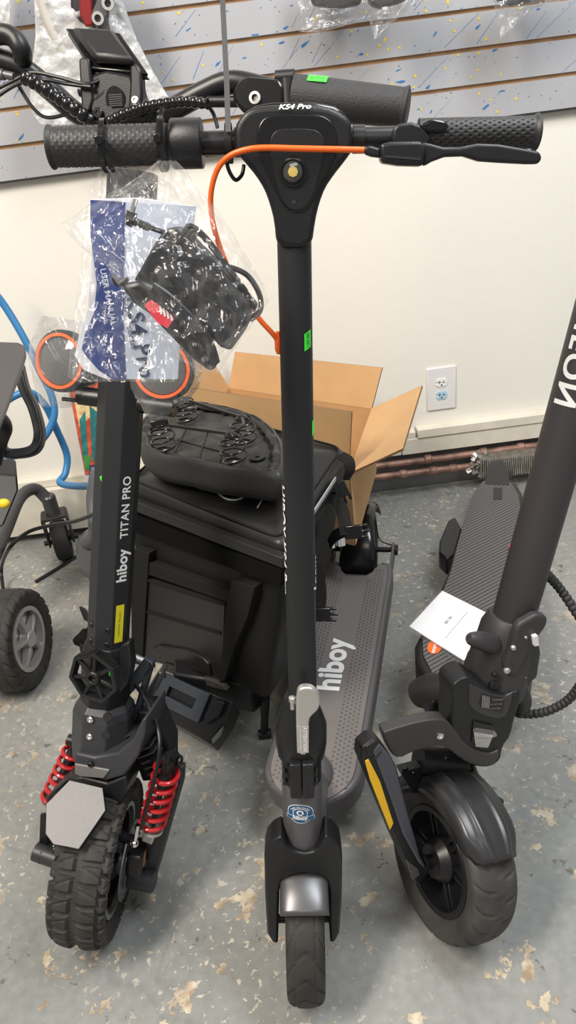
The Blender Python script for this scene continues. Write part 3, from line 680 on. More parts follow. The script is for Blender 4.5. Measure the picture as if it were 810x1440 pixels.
for i in range(N):
    a = a0+2*PI*i/N; d = KF.s*cos(a)+KF.u*sin(a); e = KF.s*-sin(a)+KF.u*cos(a); C = KF.p(0, .002, 0)
    f = Fr(C, d, e); mb.box(f, (0, 0, .022), (.0055, .006, .028))
mb.lathe(KF, [(.011, -.006), (.011, .008), (.009, .010), (.005, .010), (.005, .004)], 'n', (0, 0, 0), 24); mb.build('knob_spokes', SATIN, knob, bev=.0008)
mb = MB()
for k, (i0, i1) in enumerate(((0, 6), (0, 1), (6, 5))):
    a, b_ = a0+2*PI*i0/N, a0+2*PI*i1/N
    pa = KF.p(ro*cos(a), 0, ro*sin(a)); pb = KF.p(ro*cos(b_), 0, ro*sin(b_))
    for q in range(1, 11): c = pa.lerp(pb, q/11); mb.tube([c-KF.n*.008, c+KF.n*.008], .0013, 6)
mb.build('knurling', SATIN, knob)['kind'] = 'stuff'
MB().box(Fr(KF.p(.017, -.010, .008), KF.u, KF.s), (0, 0, 0), (.004, .002, .009)).build('lock_indicator', GREENST, knob, bev=.0008)
# neck casting
MB().lathe(T_, [(.036, -.090), (.044, -.100), (.0475, -.112), (.0475, -.165), (.0455, -.195), (.040, -.212)], 'u', (0, 0, 0), 8, a0=A0+.05).build('neck_casting', DKGREY, t, bev=.002, smooth=0)
for x, y in ((127, 1012), (126, 1036)): P = T_.at(x, y, .0445); bolt(t, P, T_.n-T_.s*.1, .0052, CHROME)
for x, y in ((151, 1008), (149, 1033)):
    P = T_.at(x, y, .041); f = Fr(P, T_.s*.9+T_.u*.35-T_.n*.3, T_.u); f2 = Fr(P, T_.u*.97-T_.s*.2, T_.s+T_.n*-.35)
    mb = MB(); mb.lathe(f2, [(.0065, -.001), (.0065, .0022)], 'n', (0, 0, 0), 16, 1, 1); mb.build('bolt_recess', INK, t)
# lower collar, white insert and head of the fork
mb = MB(); mb.px(T_, [(106, 1058), (133, 1064), (166, 1058), (188, 1038), (200, 1012), (206, 1008), (206, 1030), (196, 1062), (176, 1090), (150, 1098), (112, 1086), (104, 1078)], -.03, .052, .05); mb.build('head_collar', DKGREY, t, bev=.006)
mb = MB(); mb.px(T_, [(105, 1074), (154, 1083), (146, 1095), (112, 1092), (105, 1088)], .050, .0545, .054); mb.build('silver_insert', LTSIL, t, bev=.0015)
bolt(t, T_.at(127, 1075, .055), T_.n, .0045, BLACK)
mb = MB(); mb.px(T_, [(98, 1092), (118, 1090), (152, 1099), (178, 1088), (182, 1100), (158, 1160), (147, 1146), (146, 1110), (98, 1098), (64, 1130), (70, 1116)], -.01, .05, .045); mb.build('fork_head', BLACK, t, bev=.005)
# finned block and cross shaft at the right of the head
mb = MB()
for i in range(8):
    P = T_.at(196+i*4.5, 1018+i*7.5, -.01); f = Fr(P, T_.u*.8-T_.s*.6, T_.s*.8+T_.u*.6); mb.box(f, (0, 0, 0), (.030, .055, .0028))
mb.build('cooling_fin', DKGREY, t)
mb = MB(); mb.px(T_, [(192, 1000), (214, 1002), (236, 1052), (236, 1096), (200, 1100), (186, 1060)], -.06, -.01, -.01); mb.build('head_block', BLACK, t, bev=.004)
# wheel
TW = Fr(atZ(139, 1203, .125), T_.u, (cos(rad(5)), -sin(rad(5)), 0))
def knobbly(ph, tt):
    row = ph/(2*PI)*27; col = (tt+1)*2.0
    ci = int(max(0, min(3.999, col))); off = .5*(ci % 2) + .12*fc*(1 if ci % 2 else -1) if False else .5*(ci % 2)
    fr_ = (row+off) % 1; fc = col-ci
    if tt < -1.02 or tt > 1.02: return 0
    h = sstep(.02, .09, fr_)*(1-sstep(.76, .84, fr_))*sstep(.04, .12, fc)*(1-sstep(.80, .88, fc))
    sip = abs((fr_-.25) - .5*(fc if ci % 2 else 1-fc)); h *= 1-.28*(1-sstep(.03, .07, sip))
    return .0058*h
tyre_obj(TW, .1235, .078, knobbly, 720, 66, (0, 0, 0), .68, RUBBER, t, .72)
mb = MB(); mb.ring(TW, .086, .079, .030, .036, 's'); mb.ring(TW, .086, .079, -.036, -.030, 's'); mb.build('rim_lip', mat('rim_silver', (.36, .36, .35), .35, .7), t)
mb = MB(); mb.ring(TW, .083, .074, -.03, .03, 's'); mb.lathe(TW, [(.030, -.030), (.036, -.02), (.036, .02), (.030, .030)], 's', (0, 0, 0), 32)
for k in range(5):
    a = 2*PI*k/5+.3; d = TW.n*cos(a)+TW.u*sin(a); e = TW.n*-sin(a)+TW.u*cos(a); f = Fr(TW.O, d, e); mb.box(f, (0, 0, .055), (.018, .03, .05))
mb.build('wheel_hub', SATIN, t, bev=.001)
mb = MB(); mb.ring(TW, .060, .043, .047, .049, 's')
for k in range(6):
    a = 2*PI*k/6; d = TW.n*cos(a)+TW.u*sin(a); e = TW.n*-sin(a)+TW.u*cos(a); f = Fr(TW.p(.048, 0, 0), d, e); mb.box(f, (0, 0, .034), (.007, .002, .022))
mb.lathe(TW, [(.024, .036), (.024, .0485)], 's', (0, 0, 0), 24); rot = mb.build('brake_disc', mat('disc_steel', (.24, .24, .25), .35, .8), t)
mb = MB()
for k in range(24):
    a = 2*PI*k/24; mb.lathe(TW, [(.0022, .0488), (.0022, .0494)], 's', (0, cos(a)*(.0515+.004*(k % 2)), sin(a)*(.0515+.004*(k % 2))), 8)
mb.build('disc_holes', INK, rot)['kind'] = 'stuff'
cal = MB().px(TW, [(163, 1190), (187, 1183), (196, 1196), (186, 1224), (166, 1228), (152, 1216)], -.012, .018, 0)
CF = Fr(TW.p(.062, .005, .012), TW.u, TW.n); cal = MB().box(CF, (0, 0, 0), (.046, .024, .042)); cal = cal.build('brake_caliper', SATIN, t, bev=.005)
MB().box(CF, (.004, -.0125, .004), (.012, .002, .026)).build('brake_pad', mat('brass_pad', (.42, .20, .08), .45, .5), cal, bev=.001)
mb = MB(); mb.tube([TW.p(-.072, 0, 0), TW.p(.078, 0, 0)], .0075, 16); mb.build('axle', BLACK, t)
# mudguard plate
dg = (TW.u*cos(rad(35)) + TW.n*sin(rad(35))); PC = TW.O + dg*.142
PF = Fr(PC, TW.u*cos(rad(55)) - TW.n*cos(rad(35)), TW.s); 
if PF.n.dot(dg) < 0: PF.n = -PF.n
def onplane(fr, x, y): d = ray(x, y); return CAM + d*((fr.O-CAM).dot(fr.n)/d.dot(fr.n))
pl = [(98, 1097), (145, 1108), (149, 1140), (111, 1195), (92, 1191), (75, 1188), (64, 1173), (65, 1131)]
P = [onplane(PF, x, y) for x, y in pl]; mg = MB().prism(P, PF.n*-.006).build('mudguard_plate', BLACK, t, bev=.0015)
cx = sum((p for p in P), V((0, 0, 0)))/len(P); MB().prism([cx+(p-cx)*.985+PF.n*.0006 for p in P], PF.n*.0012).build('silver_plate', LTSIL, mg, bev=.0005)
# springs
def spring(top, bot, R, turns, lab):
    g = T_.p(0, 0, 0)
    top, bot = V(top), V(bot); d = (bot-top).normalized()
    sh = MB().tube([top-d*.006, top+d*.045], .0085, 18).tube([top+d*.045, bot+d*.004], .0045, 14).build('shock_absorber', SATIN, TT)
    MB().tube(helix(top+d*.006, bot-d*.004, R, turns), .0036, 10).build('coil_spring', RED, sh, label=lab)
    MB().tube([bot-d*.003, bot+d*.002], R*1.05, 24).build('spring_seat', SILVER, sh)
    f = Fr(bot+d*.012, -d, T_.s); MB().box(f, (0, 0, 0), (.018, .014, .030)).build('shock_foot', SILVER, sh, bev=.002)
    return sh
sB = .03
spring(T_.at(237, 1074, sB), T_.at(213, 1163, sB), .0185, 6.3, 'red coil spring')
spring(T_.at(112, 1042, -.01), T_.at(72, 1126, -.01), .0175, 6.3, 'red coil spring')
mb = MB(); mb.tube([T_.at(196, 1066, .0), T_.at(225, 1066, .01), T_.at(252, 1070, .02)], [.011, .011, .0095], 16); mb.tube([T_.at(243, 1060, .02), T_.at(241, 1078, .02)], .010, 16); mb.build('shock_mount', BLACK, t)
MB().tube([T_.at(96, 1040, 0), T_.at(120, 1046, 0)], .009, 14).build('shock_mount', BLACK, t)
bolt(t, T_.at(254, 1070, .021), T_.s, .0075, SATIN)
# swing links
mb = MB(); mb.px(T_, [(246, 1073), (259, 1077), (258, 1098), (226, 1212), (216, 1243), (204, 1247), (192, 1240), (200, 1196), (224, 1140), (240, 1092)], .0, .014, .01); mb.build('swing_link', DKGREY, t, bev=.003)
mb = MB(); mb.px(T_, [(100, 1050), (92, 1058), (60, 1150), (52, 1190), (62, 1200), (76, 1190), (84, 1140), (108, 1070)], -.025, -.012, -.01); mb.build('swing_link', DKGREY, t, bev=.003)
for (x0, y0, x1, y1, b0, r) in ((182, 1232, 217, 1240, .02, .0175), (80, 1208, 49, 1197, .01, .0150)):
    Pa, Pb = T_.at(x0, y0, b0), T_.at(x1, y1, b0); d = (Pb-Pa).normalized()
    cap = MB().tube([Pa, Pb-d*.001, Pb], [r, r, r*.92], 28).build('axle_housing', DKGREY, t)
    x = (T_.n - d*T_.n.dot(d)).normalized(); y = d.cross(x); hb = MB()
    for a in (-.9, -.3, .3, .9):
        q = x*cos(a)+y*sin(a); c = Pa.lerp(Pb, .62)+q*r; hb.tube([c-q*.0004, c+q*.0004], .0018, 10)
    hb.build('vent_hole', INK, cap)
mb = MB(); mb.tube([T_.at(160, 1172, .04), T_.at(186, 1182, .045)], .0085, 16); mb.build('link_arm', BLACK, t)
mb = MB(); a, b_ = T_.at(194, 1160, .06), T_.at(189, 1186, .06); mb.tube([a, b_], .0035, 10); mb.ball(b_, .0065); mb.build('ball_joint', CHROME, t)
for x, y in ((193, 1205), (202, 1214), (192, 1218), (201, 1190)): bolt(t, T_.at(x, y, .015), T_.n, .0038, SATIN)
MB().px(T_, [(56, 1146), (64, 1144), (68, 1190), (54, 1194)], -.01, 0, 0).build('side_rail', BLACK, t, bev=.002)
# brake hose
hp = [(189, 960, -.02), (205, 985, .0), (222, 1025, .03), (224, 1060, .05), (216, 1100, .055), (205, 1140, .055), (198, 1165, .055)]
MB().tube(spline([T_.at(*q) for q in hp], 8), .0032, 10).build('brake_hose', BLACK, t)
# side plates that join neck and deck
mb = MB()
rsx = [(204, 924), (217, 931), (214, 945), (204, 975), (195, 1008), (176, 1030), (166, 1020), (168, 975)]
hole = [(197, 955), (203, 960), (192, 990), (178, 1006), (178, 978)]
mb.px(T_, [(204, 924), (217, 931), (213, 944), (178, 982), (166, 1000), (166, 974)], -.030, -.016, -.02)
mb.px(T_, [(217, 931), (213, 944), (196, 1004), (184, 1026), (176, 1024), (192, 988), (205, 940)], -.030, -.016, -.02)
mb.build('side_plate', BLGREY, t, bev=.0018)
for x, y in ((214, 936), (178, 977), (178, 991), (177, 1004), (174, 1020)): bolt(t, T_.at(x, y, -.012), T_.n, .0045, GLOSS)
MB().tube([T_.at(180, 922, -.04), T_.at(212, 935, -.04)], .007, 14).build('cross_rod', SILVER, t)
MB().px(T_, [(222, 944), (228, 948), (214, 980), (206, 990), (214, 1010), (232, 1040), (222, 1044), (203, 1012), (196, 992), (206, 970)], -.09, -.06, -.06).build('curved_strut', mat('satin_grey_metal', (.16, .16, .165), .35, .6), t, bev=.003)
# deck front plate with its window
A, B, Cc = atZ(229, 946, .205), atZ(294, 977, .205), atZ(211, 984, .150)
DP = plane3(A, B, Cc)
def onp(fr, pts, off=0):
    o = fr.O+fr.n*off; return [CAM + ray(x, y)*((o-CAM).dot(fr.n)/ray(x, y).dot(fr.n)) for x, y in pts]
if DP.n.dot(CAM-DP.O) < 0: DP.n = -DP.n
outer = [(229, 946), (294, 977), (291, 993), (278, 1017), (211, 984)]
win = [(238, 965), (276, 983), (269, 998), (232, 979)]
o4 = [(229, 946), (294, 977), (278, 1017), (211, 984)]
O = onp(DP, o4); Wn = onp(DP, win); rs = []
vs = []
for k in range(4): vs += [O[k], Wn[k], Wn[k]-DP.n*.006, O[k]-DP.n*.006]
mb = MB(); mb.rings([vs[4*k:4*k+4] for k in range(4)], True); mb.build('front_plate', BLGREY, t, bev=.0008)
MB().prism(onp(DP, [(298, 986), (312, 986), (314, 990), (307, 1008), (289, 1020), (287, 1008)], .002), DP.n*-.008).build('corner_pad', BLACK, t, bev=.002)
yaw = rad(12); hd = V((sin(yaw), cos(yaw), 0)); sd = V((cos(yaw), -sin(yaw), 0))
mb = MB(); q = onp(DP, [(224, 944), (328, 987), (318, 1012), (295, 1046), (278, 1036), (204, 996)], -.008); mb.prism(q, V((hd.x*.03, hd.y*.03, -.055))); mb.build('deck_nose', SATIN, t, bev=.003)
MB().prism(onp(DP, [(297, 1040), (313, 1022), (310, 1034), (299, 1046)], -.004), DP.n*-.004).build('side_reflector', LTSIL, t)
for x, y in ((231, 950), (213, 981), (222, 1023), (230, 1028)): bolt(t, onp(DP, [(x, y)], .0)[0], DP.n, .0048, GLOSS)
DO = V((-.165, 1.03, 0)); mb = MB(); f = Fr(DO, hd, sd); 
mb.prism([DO + sd*a + hd*b + V((0, 0, .115)) for a, b in ((-.11, .04), (.05, .01), (.075, .05), (.075, .46), (.05, .52), (-.08, .52), (-.12, .45), (-.12, .08))], V((0, 0, .07))); mb.build('deck', BLACK, t, bev=.006)
RW = Fr(DO + hd*.66 + V((0, 0, .125)), (0, 0, 1), sd)
tyre_obj(RW, .122, .075, None, 72, 20, (0, 0, 0), .68, RUBBERD, t)
# kickstand
kA = DO+sd*.07+hd*.03+V((0, 0, .135)); kB = atZ(372, 1033, .006)
MB().tube([kA, kA.lerp(kB, .5), kB+V((0, 0, .006)), kB], [.010, .008, .008, .009], 16).tube([kB+V((-.012, 0, .002)), kB+V((.014, 0, .002))], .010, 14).build('kickstand', BLACK, t)
# lower light bar with two wrapped headlamps
ub = 0
Lc, Rc = T_.at(112, 556, -.0), T_.at(246, 574, -.0)
MB().tube([Lc, Rc], .0125, 20).build('light_bar', SATIN, t)
MB().tube([T_.at(88, 561, 0), T_.at(108, 563, 0)], .003, 8).tube([T_.at(218, 571, .0), T_.at(252, 566, .0)], .0075, 10).build('bar_bracket', BLACK, t)
for (x, y, lab) in ((88, 508, 'left headlamp under clear wrap'), (229, 520, 'right headlamp under clear wrap')):
    P = T_.at(x, y, .0); HF = Fr(P, T_.u - T_.n*.1, T_.s + T_.n*(-.15 if x > 150 else .15))
    hb = MB().lathe(HF, [(.020, -.062), (.034, -.045), (.041, -.01), (.041, .004), (.037, .008), (.034, .003)], 'n', (0, 0, 0), 36).build('headlamp', BLACK, t, label=lab)
    MB().ring(HF, .0365, .0325, .004, .009, 'n', seg=40).build('orange_ring', ORANGE, hb)
    MB().lathe(HF, [(.0325, .003), (.031, .006), (.018, .010), (.0001, .012)], 'n', (0, 0, 0), 32, caps=False).build('lens', mat('dark_lens', (.10, .10, .10), .08), hb)
    g = []; rn = random.Random(x)
    for i in range(30):
        v_ = i/29; rr = []
        for k in range(40):
            a = 2*PI*k/40; br = (.028+.022*sin(PI*min(1, v_*1.15)))*(1+.13*noise.noise(V((cos(a)*3, sin(a)*3, v_*9+x))) + .07*noise.noise(V((cos(a)*9, sin(a)*9, v_*26+x))))
            if v_ > .8: br *= 1-(v_-.8)*2.6
            rr.append(HF.p(br*cos(a)*1.0, .035-.085*(sin(a)*.5+.5)*(1 if v_ < .8 else .7)-.0, .055-.115*v_ ))
        g.append(rr)
    MB().sheet(g, True).build('clear_wrap', WRAP, hb, smooth=25, label='clear wrap film')
# handlebar
lb = [T_.at(-40, 70, .02), T_.at(0, 84, .015), T_.at(35, 98, .01), T_.at(72, 128, .0), T_.at(110, 160, 0), T_.at(150, 170, 0), T_.at(205, 168, 0), T_.at(240, 155, 0), T_.at(285, 131, 0), T_.at(325, 116, 0), T_.at(370, 124, 0), T_.at(420, 134, 0), T_.at(540, 147, 0)]
MB().tube(spline(lb, 8), .0125, 20).build('handlebar', SATIN, t)
GR = Fr(T_.at(414, 137, 0), T_.u, T_.at(576, 154, 0)-T_.at(414, 137, 0)); gl_ = (T_.at(576, 154, 0)-T_.at(414, 137, 0)).length
gp = grip(GR, 0, gl_, .0235, .0195, 'grip', t, mat('black_foam_grip', (.022, .022, .024), .55, bump=.5, bscale=700), 0, dots=False)
P = GR.p(.030, 0, 0); st = MB().sheet([[GR.p(.016+.022*i/4, .0240*sin(a), .0240*cos(a)) for a in [rad(28+28*j/4) for j in range(5)]] for i in range(5)]).build('price_sticker', GREENST, gp, rec=False)
text(MB(), '$ 799.99', .0042, lambda x, y: (GR.p(.027+x, .0244*sin(rad(42)-y/.0244), .0244*cos(rad(42)-y/.0244)), GR.n*sin(rad(42))+GR.u*cos(rad(42))), 0, .0002).build('lettering', INK, st, smooth=0)
mc = MB().px(T_, [(338, 115), (352, 110), (396, 114), (402, 124), (402, 162), (384, 170), (344, 160), (330, 145), (330, 132)], -.01, .020, .01).build('brake_master', GLOSS, t, bev=.005)
MB().lathe(Fr(T_.at(359, 138, .020), T_.u, T_.s), [(.0065, -.001), (.0065, .003), (.0038, .0032), (.0036, .0)], 'n', (0, 0, 0), 20).build('pivot_bush', SILVER, mc)
MB().tube([T_.at(388, 110, .0), T_.at(414, 108, .0)], .008, 12).tube([T_.at(404, 112, .01), T_.at(406, 150, .01)], .009, 12).build('switch_pod', BLACK, t)
# display and its clamp
dq = [(92, 40), (169, 47), (208, 104), (203, 107), (190, 98), (132, 94), (118, 84), (93, 45)]
DQ = Fr(T_.at(150, 70, .0), T_.u*.75 - T_.n*.66, T_.s)
if DQ.n.dot(fwd) > 0: DQ.n = -DQ.n
q = onp(DQ, [(92, 39), (169, 46), (208, 103), (128, 95)])
dsp = MB().prism(q, DQ.n*-.004).build('display', GLOSS, t, bev=.0012)
MB().prism([p - DQ.n*.006 for p in q], DQ.n*-.003).build('display_frame', SATIN, dsp, bev=.001)
q2 = onp(DQ, [(104, 50), (163, 54), (192, 96), (136, 92)], .002); MB().prism(q2, DQ.n*.012).build('display_back', BLACK, dsp, bev=.005)
MB().px(T_, [(112, 84), (118, 80), (128, 83), (130, 105), (134, 140), (128, 160), (116, 155), (114, 120)], .010, .024, .02).build('clamp_arm', SATIN, t, bev=.003)
MB().px(T_, [(184, 92), (192, 90), (200, 100), (202, 130), (200, 165), (188, 168), (182, 150), (184, 120)], .010, .024, .02).build('clamp_arm', SATIN, t, bev=.003)
sc = MB().px(T_, [(128, 104), (150, 98), (186, 104), (196, 135), (212, 142), (216, 158), (205, 172), (130, 172), (124, 150)], -.015, .022, .02).build('stem_cap', BLACK, t, bev=.005)
MB().lathe(Fr(T_.at(162, 141, .023), T_.u*.9+T_.n*.2, T_.s), [(.0145, -.001), (.0145, .0005)], 'n', (0, 0, 0), 28, 1, .8).build('vented_boss', SATIN, sc)
for i in range(6): MB().tube([T_.at(153+i*.3, 134+i*3, .0245), T_.at(171+i*.3, 133+i*3, .0245)], .0007, 6).build('vent_rib', GREY, sc)
bolt(sc, T_.at(190, 141, .026), T_.n, .0045, SILVER); bolt(sc, T_.at(138, 159, .024), T_.n, .006, GLOSS)
MB().tube([T_.at(112, 128, .012), T_.at(126, 128, .012)], .0062, 12).build('cable_stop', GREY, t)
MB().tube(spline([T_.at(-20, 52, .03), T_.at(4, 48, .03), T_.at(20, 54, .03), T_.at(30, 70, .03), T_.at(32, 82, .02)], 6), .011, 14).build('brake_clamp', BLACK, t)
MB().tube([T_.at(-15, 105, .03), T_.at(6, 105, .03)], .006, 12).tube([T_.at(6, 105, .03), T_.at(20, 108, .03)], .0045, 12).build('lever_pivot', GREY, t)
for k, pth in enumerate(([(-10, 128, .03), (22, 112, .03), (45, 102, .03), (80, 108, .03), (120, 118, .03), (140, 112, .02), (149, 100, .01)], [(-10, 140, .03), (25, 118, .03), (60, 112, .035), (95, 118, .03), (128, 122, .03)], [(26, 120, .02), (45, 150, .02), (65, 165, .02), (95, 160, .02), (125, 146, .02), (148, 128, .02), (156, 102, .015)])):
    MB().tube(spline([T_.at(*p) for p in pth], 8), .0022, 8).build('cable', BLACK, t)
def beads(pth, r, nm, par, m=GLOSS, pitch=.0095):
    P = spline([V(p) for p in pth], 30); L = [0]
    for i in range(1, len(P)): L.append(L[-1]+(P[i]-P[i-1]).length)
    n = int(L[-1]/.0009); Q = []; R = []; j = 0
    for i in range(n+1):
        s = L[-1]*i/n
        while j < len(L)-2 and L[j+1] < s: j += 1
        Q.append(P[j].lerp(P[j+1], (s-L[j])/max(1e-9, L[j+1]-L[j]))); R.append(r*(.72+.28*abs(sin(PI*s/pitch))**.6))
    return MB().tube(Q, R, 16).build(nm, m, par, smooth=80)
beads([T_.at(32, 108, .035), T_.at(52, 118, .035), T_.at(75, 132, .035), T_.at(95, 146, .035), T_.at(114, 160, .03), T_.at(130, 172, .02)], .0082, 'spiral_cable_wrap', t)
beads([T_.at(152, 172, .03), T_.at(172, 162, .03), T_.at(200, 152, .03), T_.at(232, 146, .03), T_.at(262, 143, .03), T_.at(292, 146, .03)], .0062, 'spiral_cable_wrap', t, pitch=.008)
MB().tube(spline([T_.at(290, 146, .03), T_.at(300, 160, .02), T_.at(306, 180, .02)], 6), .0022, 8).build('cable', BLACK, t)
MB().tube([T_.at(292, 143, .01), T_.at(335, 143, .01)], .006, 12).build('cable', BLACK, t)
# ------------------------------------------------------------------ scooter on the right
rb = atY(718, 885, .775); rt_ = atY(781, 660, .80)
R_ = Fr(rb, rt_-rb, (cos(rad(14)), sin(rad(14)), 0))
t = thing('suspension_scooter', (.19, .66, 0), 'right electric scooter with thick charcoal stem, yellow striped fork leg and ridged black deck', 'scooter')
RT = t; RR = .0285
MB().lathe(R_, [(RR*1.0, -.03), (RR, .56)], 'u', (-.001, 0, 0), 56).build('stem', CHAR, t)
# lettering running up the tube
R0 = -.001
u1 = R_.loc(R_.at(800, 500, .0))[2]
def stemfn(phi0, u0, al=-1):
    def f(x, y):
        ph = phi0 + y/RR*-al*-1
        d = R_.s*sin(ph)+R_.n*cos(ph); return R_.O+R_.s*R0+R_.u*(u0+x*al)+d*RR, d
    return f
text(MB(), 'CUNFON', .038, stemfn(rad(-58), u1+.030), .025, .0004, 1.15, cuts=14).build('lettering', WHITE, t, smooth=0)
# clamp sleeve
MB().lathe(R_, [(.0300, .024), (.0330, .019), (.0385, .004), (.0400, -.020), (.0425, -.036), (.0450, -.096), (.040, -.104), (.036, -.106), (.036, -.21)], 'u', (-.004, 0, 0), 48).build('clamp_sleeve', CHAR, t, bev=.001)
cl = MB().tube([R_.at(690, 905, .02), R_.at(672, 900, .028), R_.at(662, 898, .030), R_.at(659, 897, .030)], [.014, .012, .0085, .006], 18).build('clamp_ear', CHAR, t)
bolt(cl, R_.at(663, 899, .031), -R_.s*.5+R_.n, .005, SATIN)
for x, y, r in ((696, 949, .0042), (694, 963, .0068)): bolt(t, R_.at(x, y, .040), R_.n-R_.s*.2, r, GLOSS)
lv = [(710, 944), (707, 936), (718, 910), (722, 890), (728, 876), (742, 868), (752, 862), (764, 863), (769, 869), (766, 880), (756, 893), (752, 905), (740, 920), (732, 935), (724, 950), (716, 950)]
lvo = MB().px(R_, ck(lv, 1), .030, .044, .040).build('folding_latch', CHAR, t, bev=.0045, seg=3)
bolt(lvo, R_.at(713, 943, .044), R_.n, .0045, SILVER); bolt(lvo, R_.at(722, 911, .044), R_.n, .0035, SILVER); bolt(lvo, R_.at(739, 896, .044), R_.n, .002, SILVER)
MB().px(R_, [(746, 892), (753, 890), (755, 905), (748, 906)], .044, .050, .044).build('catch', PLATE, lvo, bev=.001)
MB().px(R_, [(735, 905), (750, 896), (753, 910), (748, 945), (735, 955), (726, 950)], .0, .034, .02).build('clamp_block', CHAR, t, bev=.004)
MB().px(R_, [(724, 946), (733, 944), (738, 950), (728, 953)], .034, .040, .034).build('hook', SILVER, t, bev=.001)
# front housing
hs = [(655, 948), (664, 951), (676, 962), (700, 974), (714, 972), (730, 966), (728, 985), (720, 1008), (716, 1030), (704, 1046), (701, 1066), (690, 1072), (672, 1068), (648, 1052), (632, 1040), (632, 1010), (634, 985), (632, 962), (644, 952)]
ho = MB().px(R_, ck(hs, 1), .006, .046, .040).build('front_housing', BLACK, t, bev=.012, seg=5, smooth=60)
MB().px(R_, [(660, 962), (672, 966), (692, 976), (710, 978), (720, 972), (716, 992), (710, 1006), (700, 1010), (680, 1006), (664, 998), (658, 985)], .044, .0475, .045).build('housing_visor', mat('dark_smooth_plastic', (.03, .03, .032), .3), ho, bev=.0015)
st = MB().px(R_, [(678, 975), (706, 981), (709, 986), (706, 1000), (702, 1001), (675, 993), (674, 986)], .0475, .0481, .047).build('warning_sticker', GLOSS, ho)
for i, (x, y) in enumerate(((700, 984), (698, 990), (696, 996))):
    text(MB(), 'WARNING' if i == 0 else 'no wet roads', .0036, flatfn(R_.at(x, y, .0485), R_.s*.98-R_.u*.08, R_.u), 0, .0001).build('lettering', mat('faint_ink', (.3, .3, .3), .5), st, smooth=0)
g = MB()
for i in range(5): g.px(R_, [(678+i*2.2, 977+i*.6), (679+i*2.2, 977+i*.6), (678+i*2.2, 994+i*.3), (677+i*2.2, 994+i*.3)], .0482, .0484, .047)
g.build('sticker_drawing', mat('faint_ink', (.3, .3, .3), .5), st, smooth=0)
lo = MB().px(R_, [(664, 1012), (692, 1018), (694, 1024), (688, 1046), (682, 1052), (670, 1050), (662, 1042)], .044, .049, .045).build('headlight', GLOSS, ho, bev=.001)
lm = mat('ribbed_lamp_glass', (.42, .42, .41), .15, bump=1, bscale=300)
b = MB()
for i in range(8):
    x0 = 665+i*3.4; b.px(R_, [(x0, 1028+i*.5), (x0+2.9, 1028.4+i*.5), (668+i*2.1+1.6, 1048+i*.2), (668+i*2.1-.4, 1048+i*.2)], .049, .0508, .047)
b.build('lens', lm, lo, bev=.0006); MB().px(R_, [(664, 1025), (668, 1022), (694, 1026), (696, 1031), (690, 1033), (666, 1032)], .049, .053, .047).build('clear_film', WRAP, lo)
# arm across to the fork leg
ar = [(537, 1030), (545, 1026), (590, 1013), (618, 1010), (628, 1012), (640, 1026), (652, 1044), (668, 1054), (690, 1060), (702, 1052), (700, 1066), (692, 1074), (676, 1077), (658, 1072), (642, 1062), (628, 1050), (606, 1048), (580, 1056), (560, 1066), (548, 1058)]
am = MB().px(R_, ck(ar, 1), .030, .049, .047).build('suspension_arm', CHAR2, t, bev=.005, seg=3)
bolt(am, R_.at(619, 1035, .049), R_.n, .0052, CHROME)
MB().tube([R_.at(592, 975, -.06), R_.at(608, 968, -.04), R_.at(634, 968, -.01)], .0225, 20).build('side_boss', CHAR, t)
MB().px(R_, [(605, 980), (634, 985), (634, 1012), (604, 1010), (600, 995)], -.04, -.01, -.02).build('lower_bracket', BLACK, t, bev=.003)
# fork leg with yellow reflector
# leg plane: hangs forward to the axle, on the left side of the wheel
RW_ = Fr(atZ(633, 1204, .118), R_.u, (cos(rad(18)), sin(rad(18)), 0))
lg = [(508, 1068), (510, 1052), (524, 1041), (534, 1040), (548, 1060), (558, 1078), (576, 1150), (592, 1205), (604, 1226), (602, 1232), (594, 1238), (588, 1246), (582, 1240), (572, 1218), (554, 1180), (522, 1102)]
LA = RW_.p(-.062, .0, .0)
LP = Fr(R_.at(530, 1050, .045), R_.at(530, 1050, .045)-LA, RW_.s)
lgm = MB().px(LP, lg, -.012, .012, .012).build('fork_leg', BLACK, t, bev=.0035, seg=3)
MB().px(LP, [(533, 1044), (548, 1062), (556, 1078), (575, 1150), (590, 1203), (600, 1224), (588, 1212), (566, 1172), (548, 1120), (524, 1056)], .011, .0155, .014).build('leg_cover', mat('slate_painted_cover', (.085, .088, .11), .35, .4), lgm, bev=.0025)
MB().px(LP, [(513, 1050), (526, 1041), (534, 1042), (546, 1062), (530, 1066), (518, 1062)], .010, .0145, .013).build('leg_cap', SATIN, lgm, bev=.002)
MB().px(LP, [(513, 1070), (518, 1067), (534, 1098), (553, 1157), (548, 1167), (520, 1096)], .0125, .0142, .013).build('reflector', YELLOW, lgm, bev=.0008, label='yellow reflector')
MB().px(LP, [(570, 1208), (588, 1222), (590, 1230), (580, 1238)], .012, .014, .013).build('leg_emblem', mat('grey_facet', (.12, .12, .12), .3, .5), lgm, bev=.0008)
MB().px(LP, [(524, 1064), (534, 1054), (536, 1056), (526, 1067)], .0150, .0158, .013).build('slot', INK, lgm)
bl2 = MB().tube([RW_.p(-.075, 0, 0), RW_.p(.060, 0, 0)], .010, 18).tube([RW_.p(-.052, 0, 0), RW_.p(-.046, 0, 0)], .0145, 22).build('axle', SATIN, t)
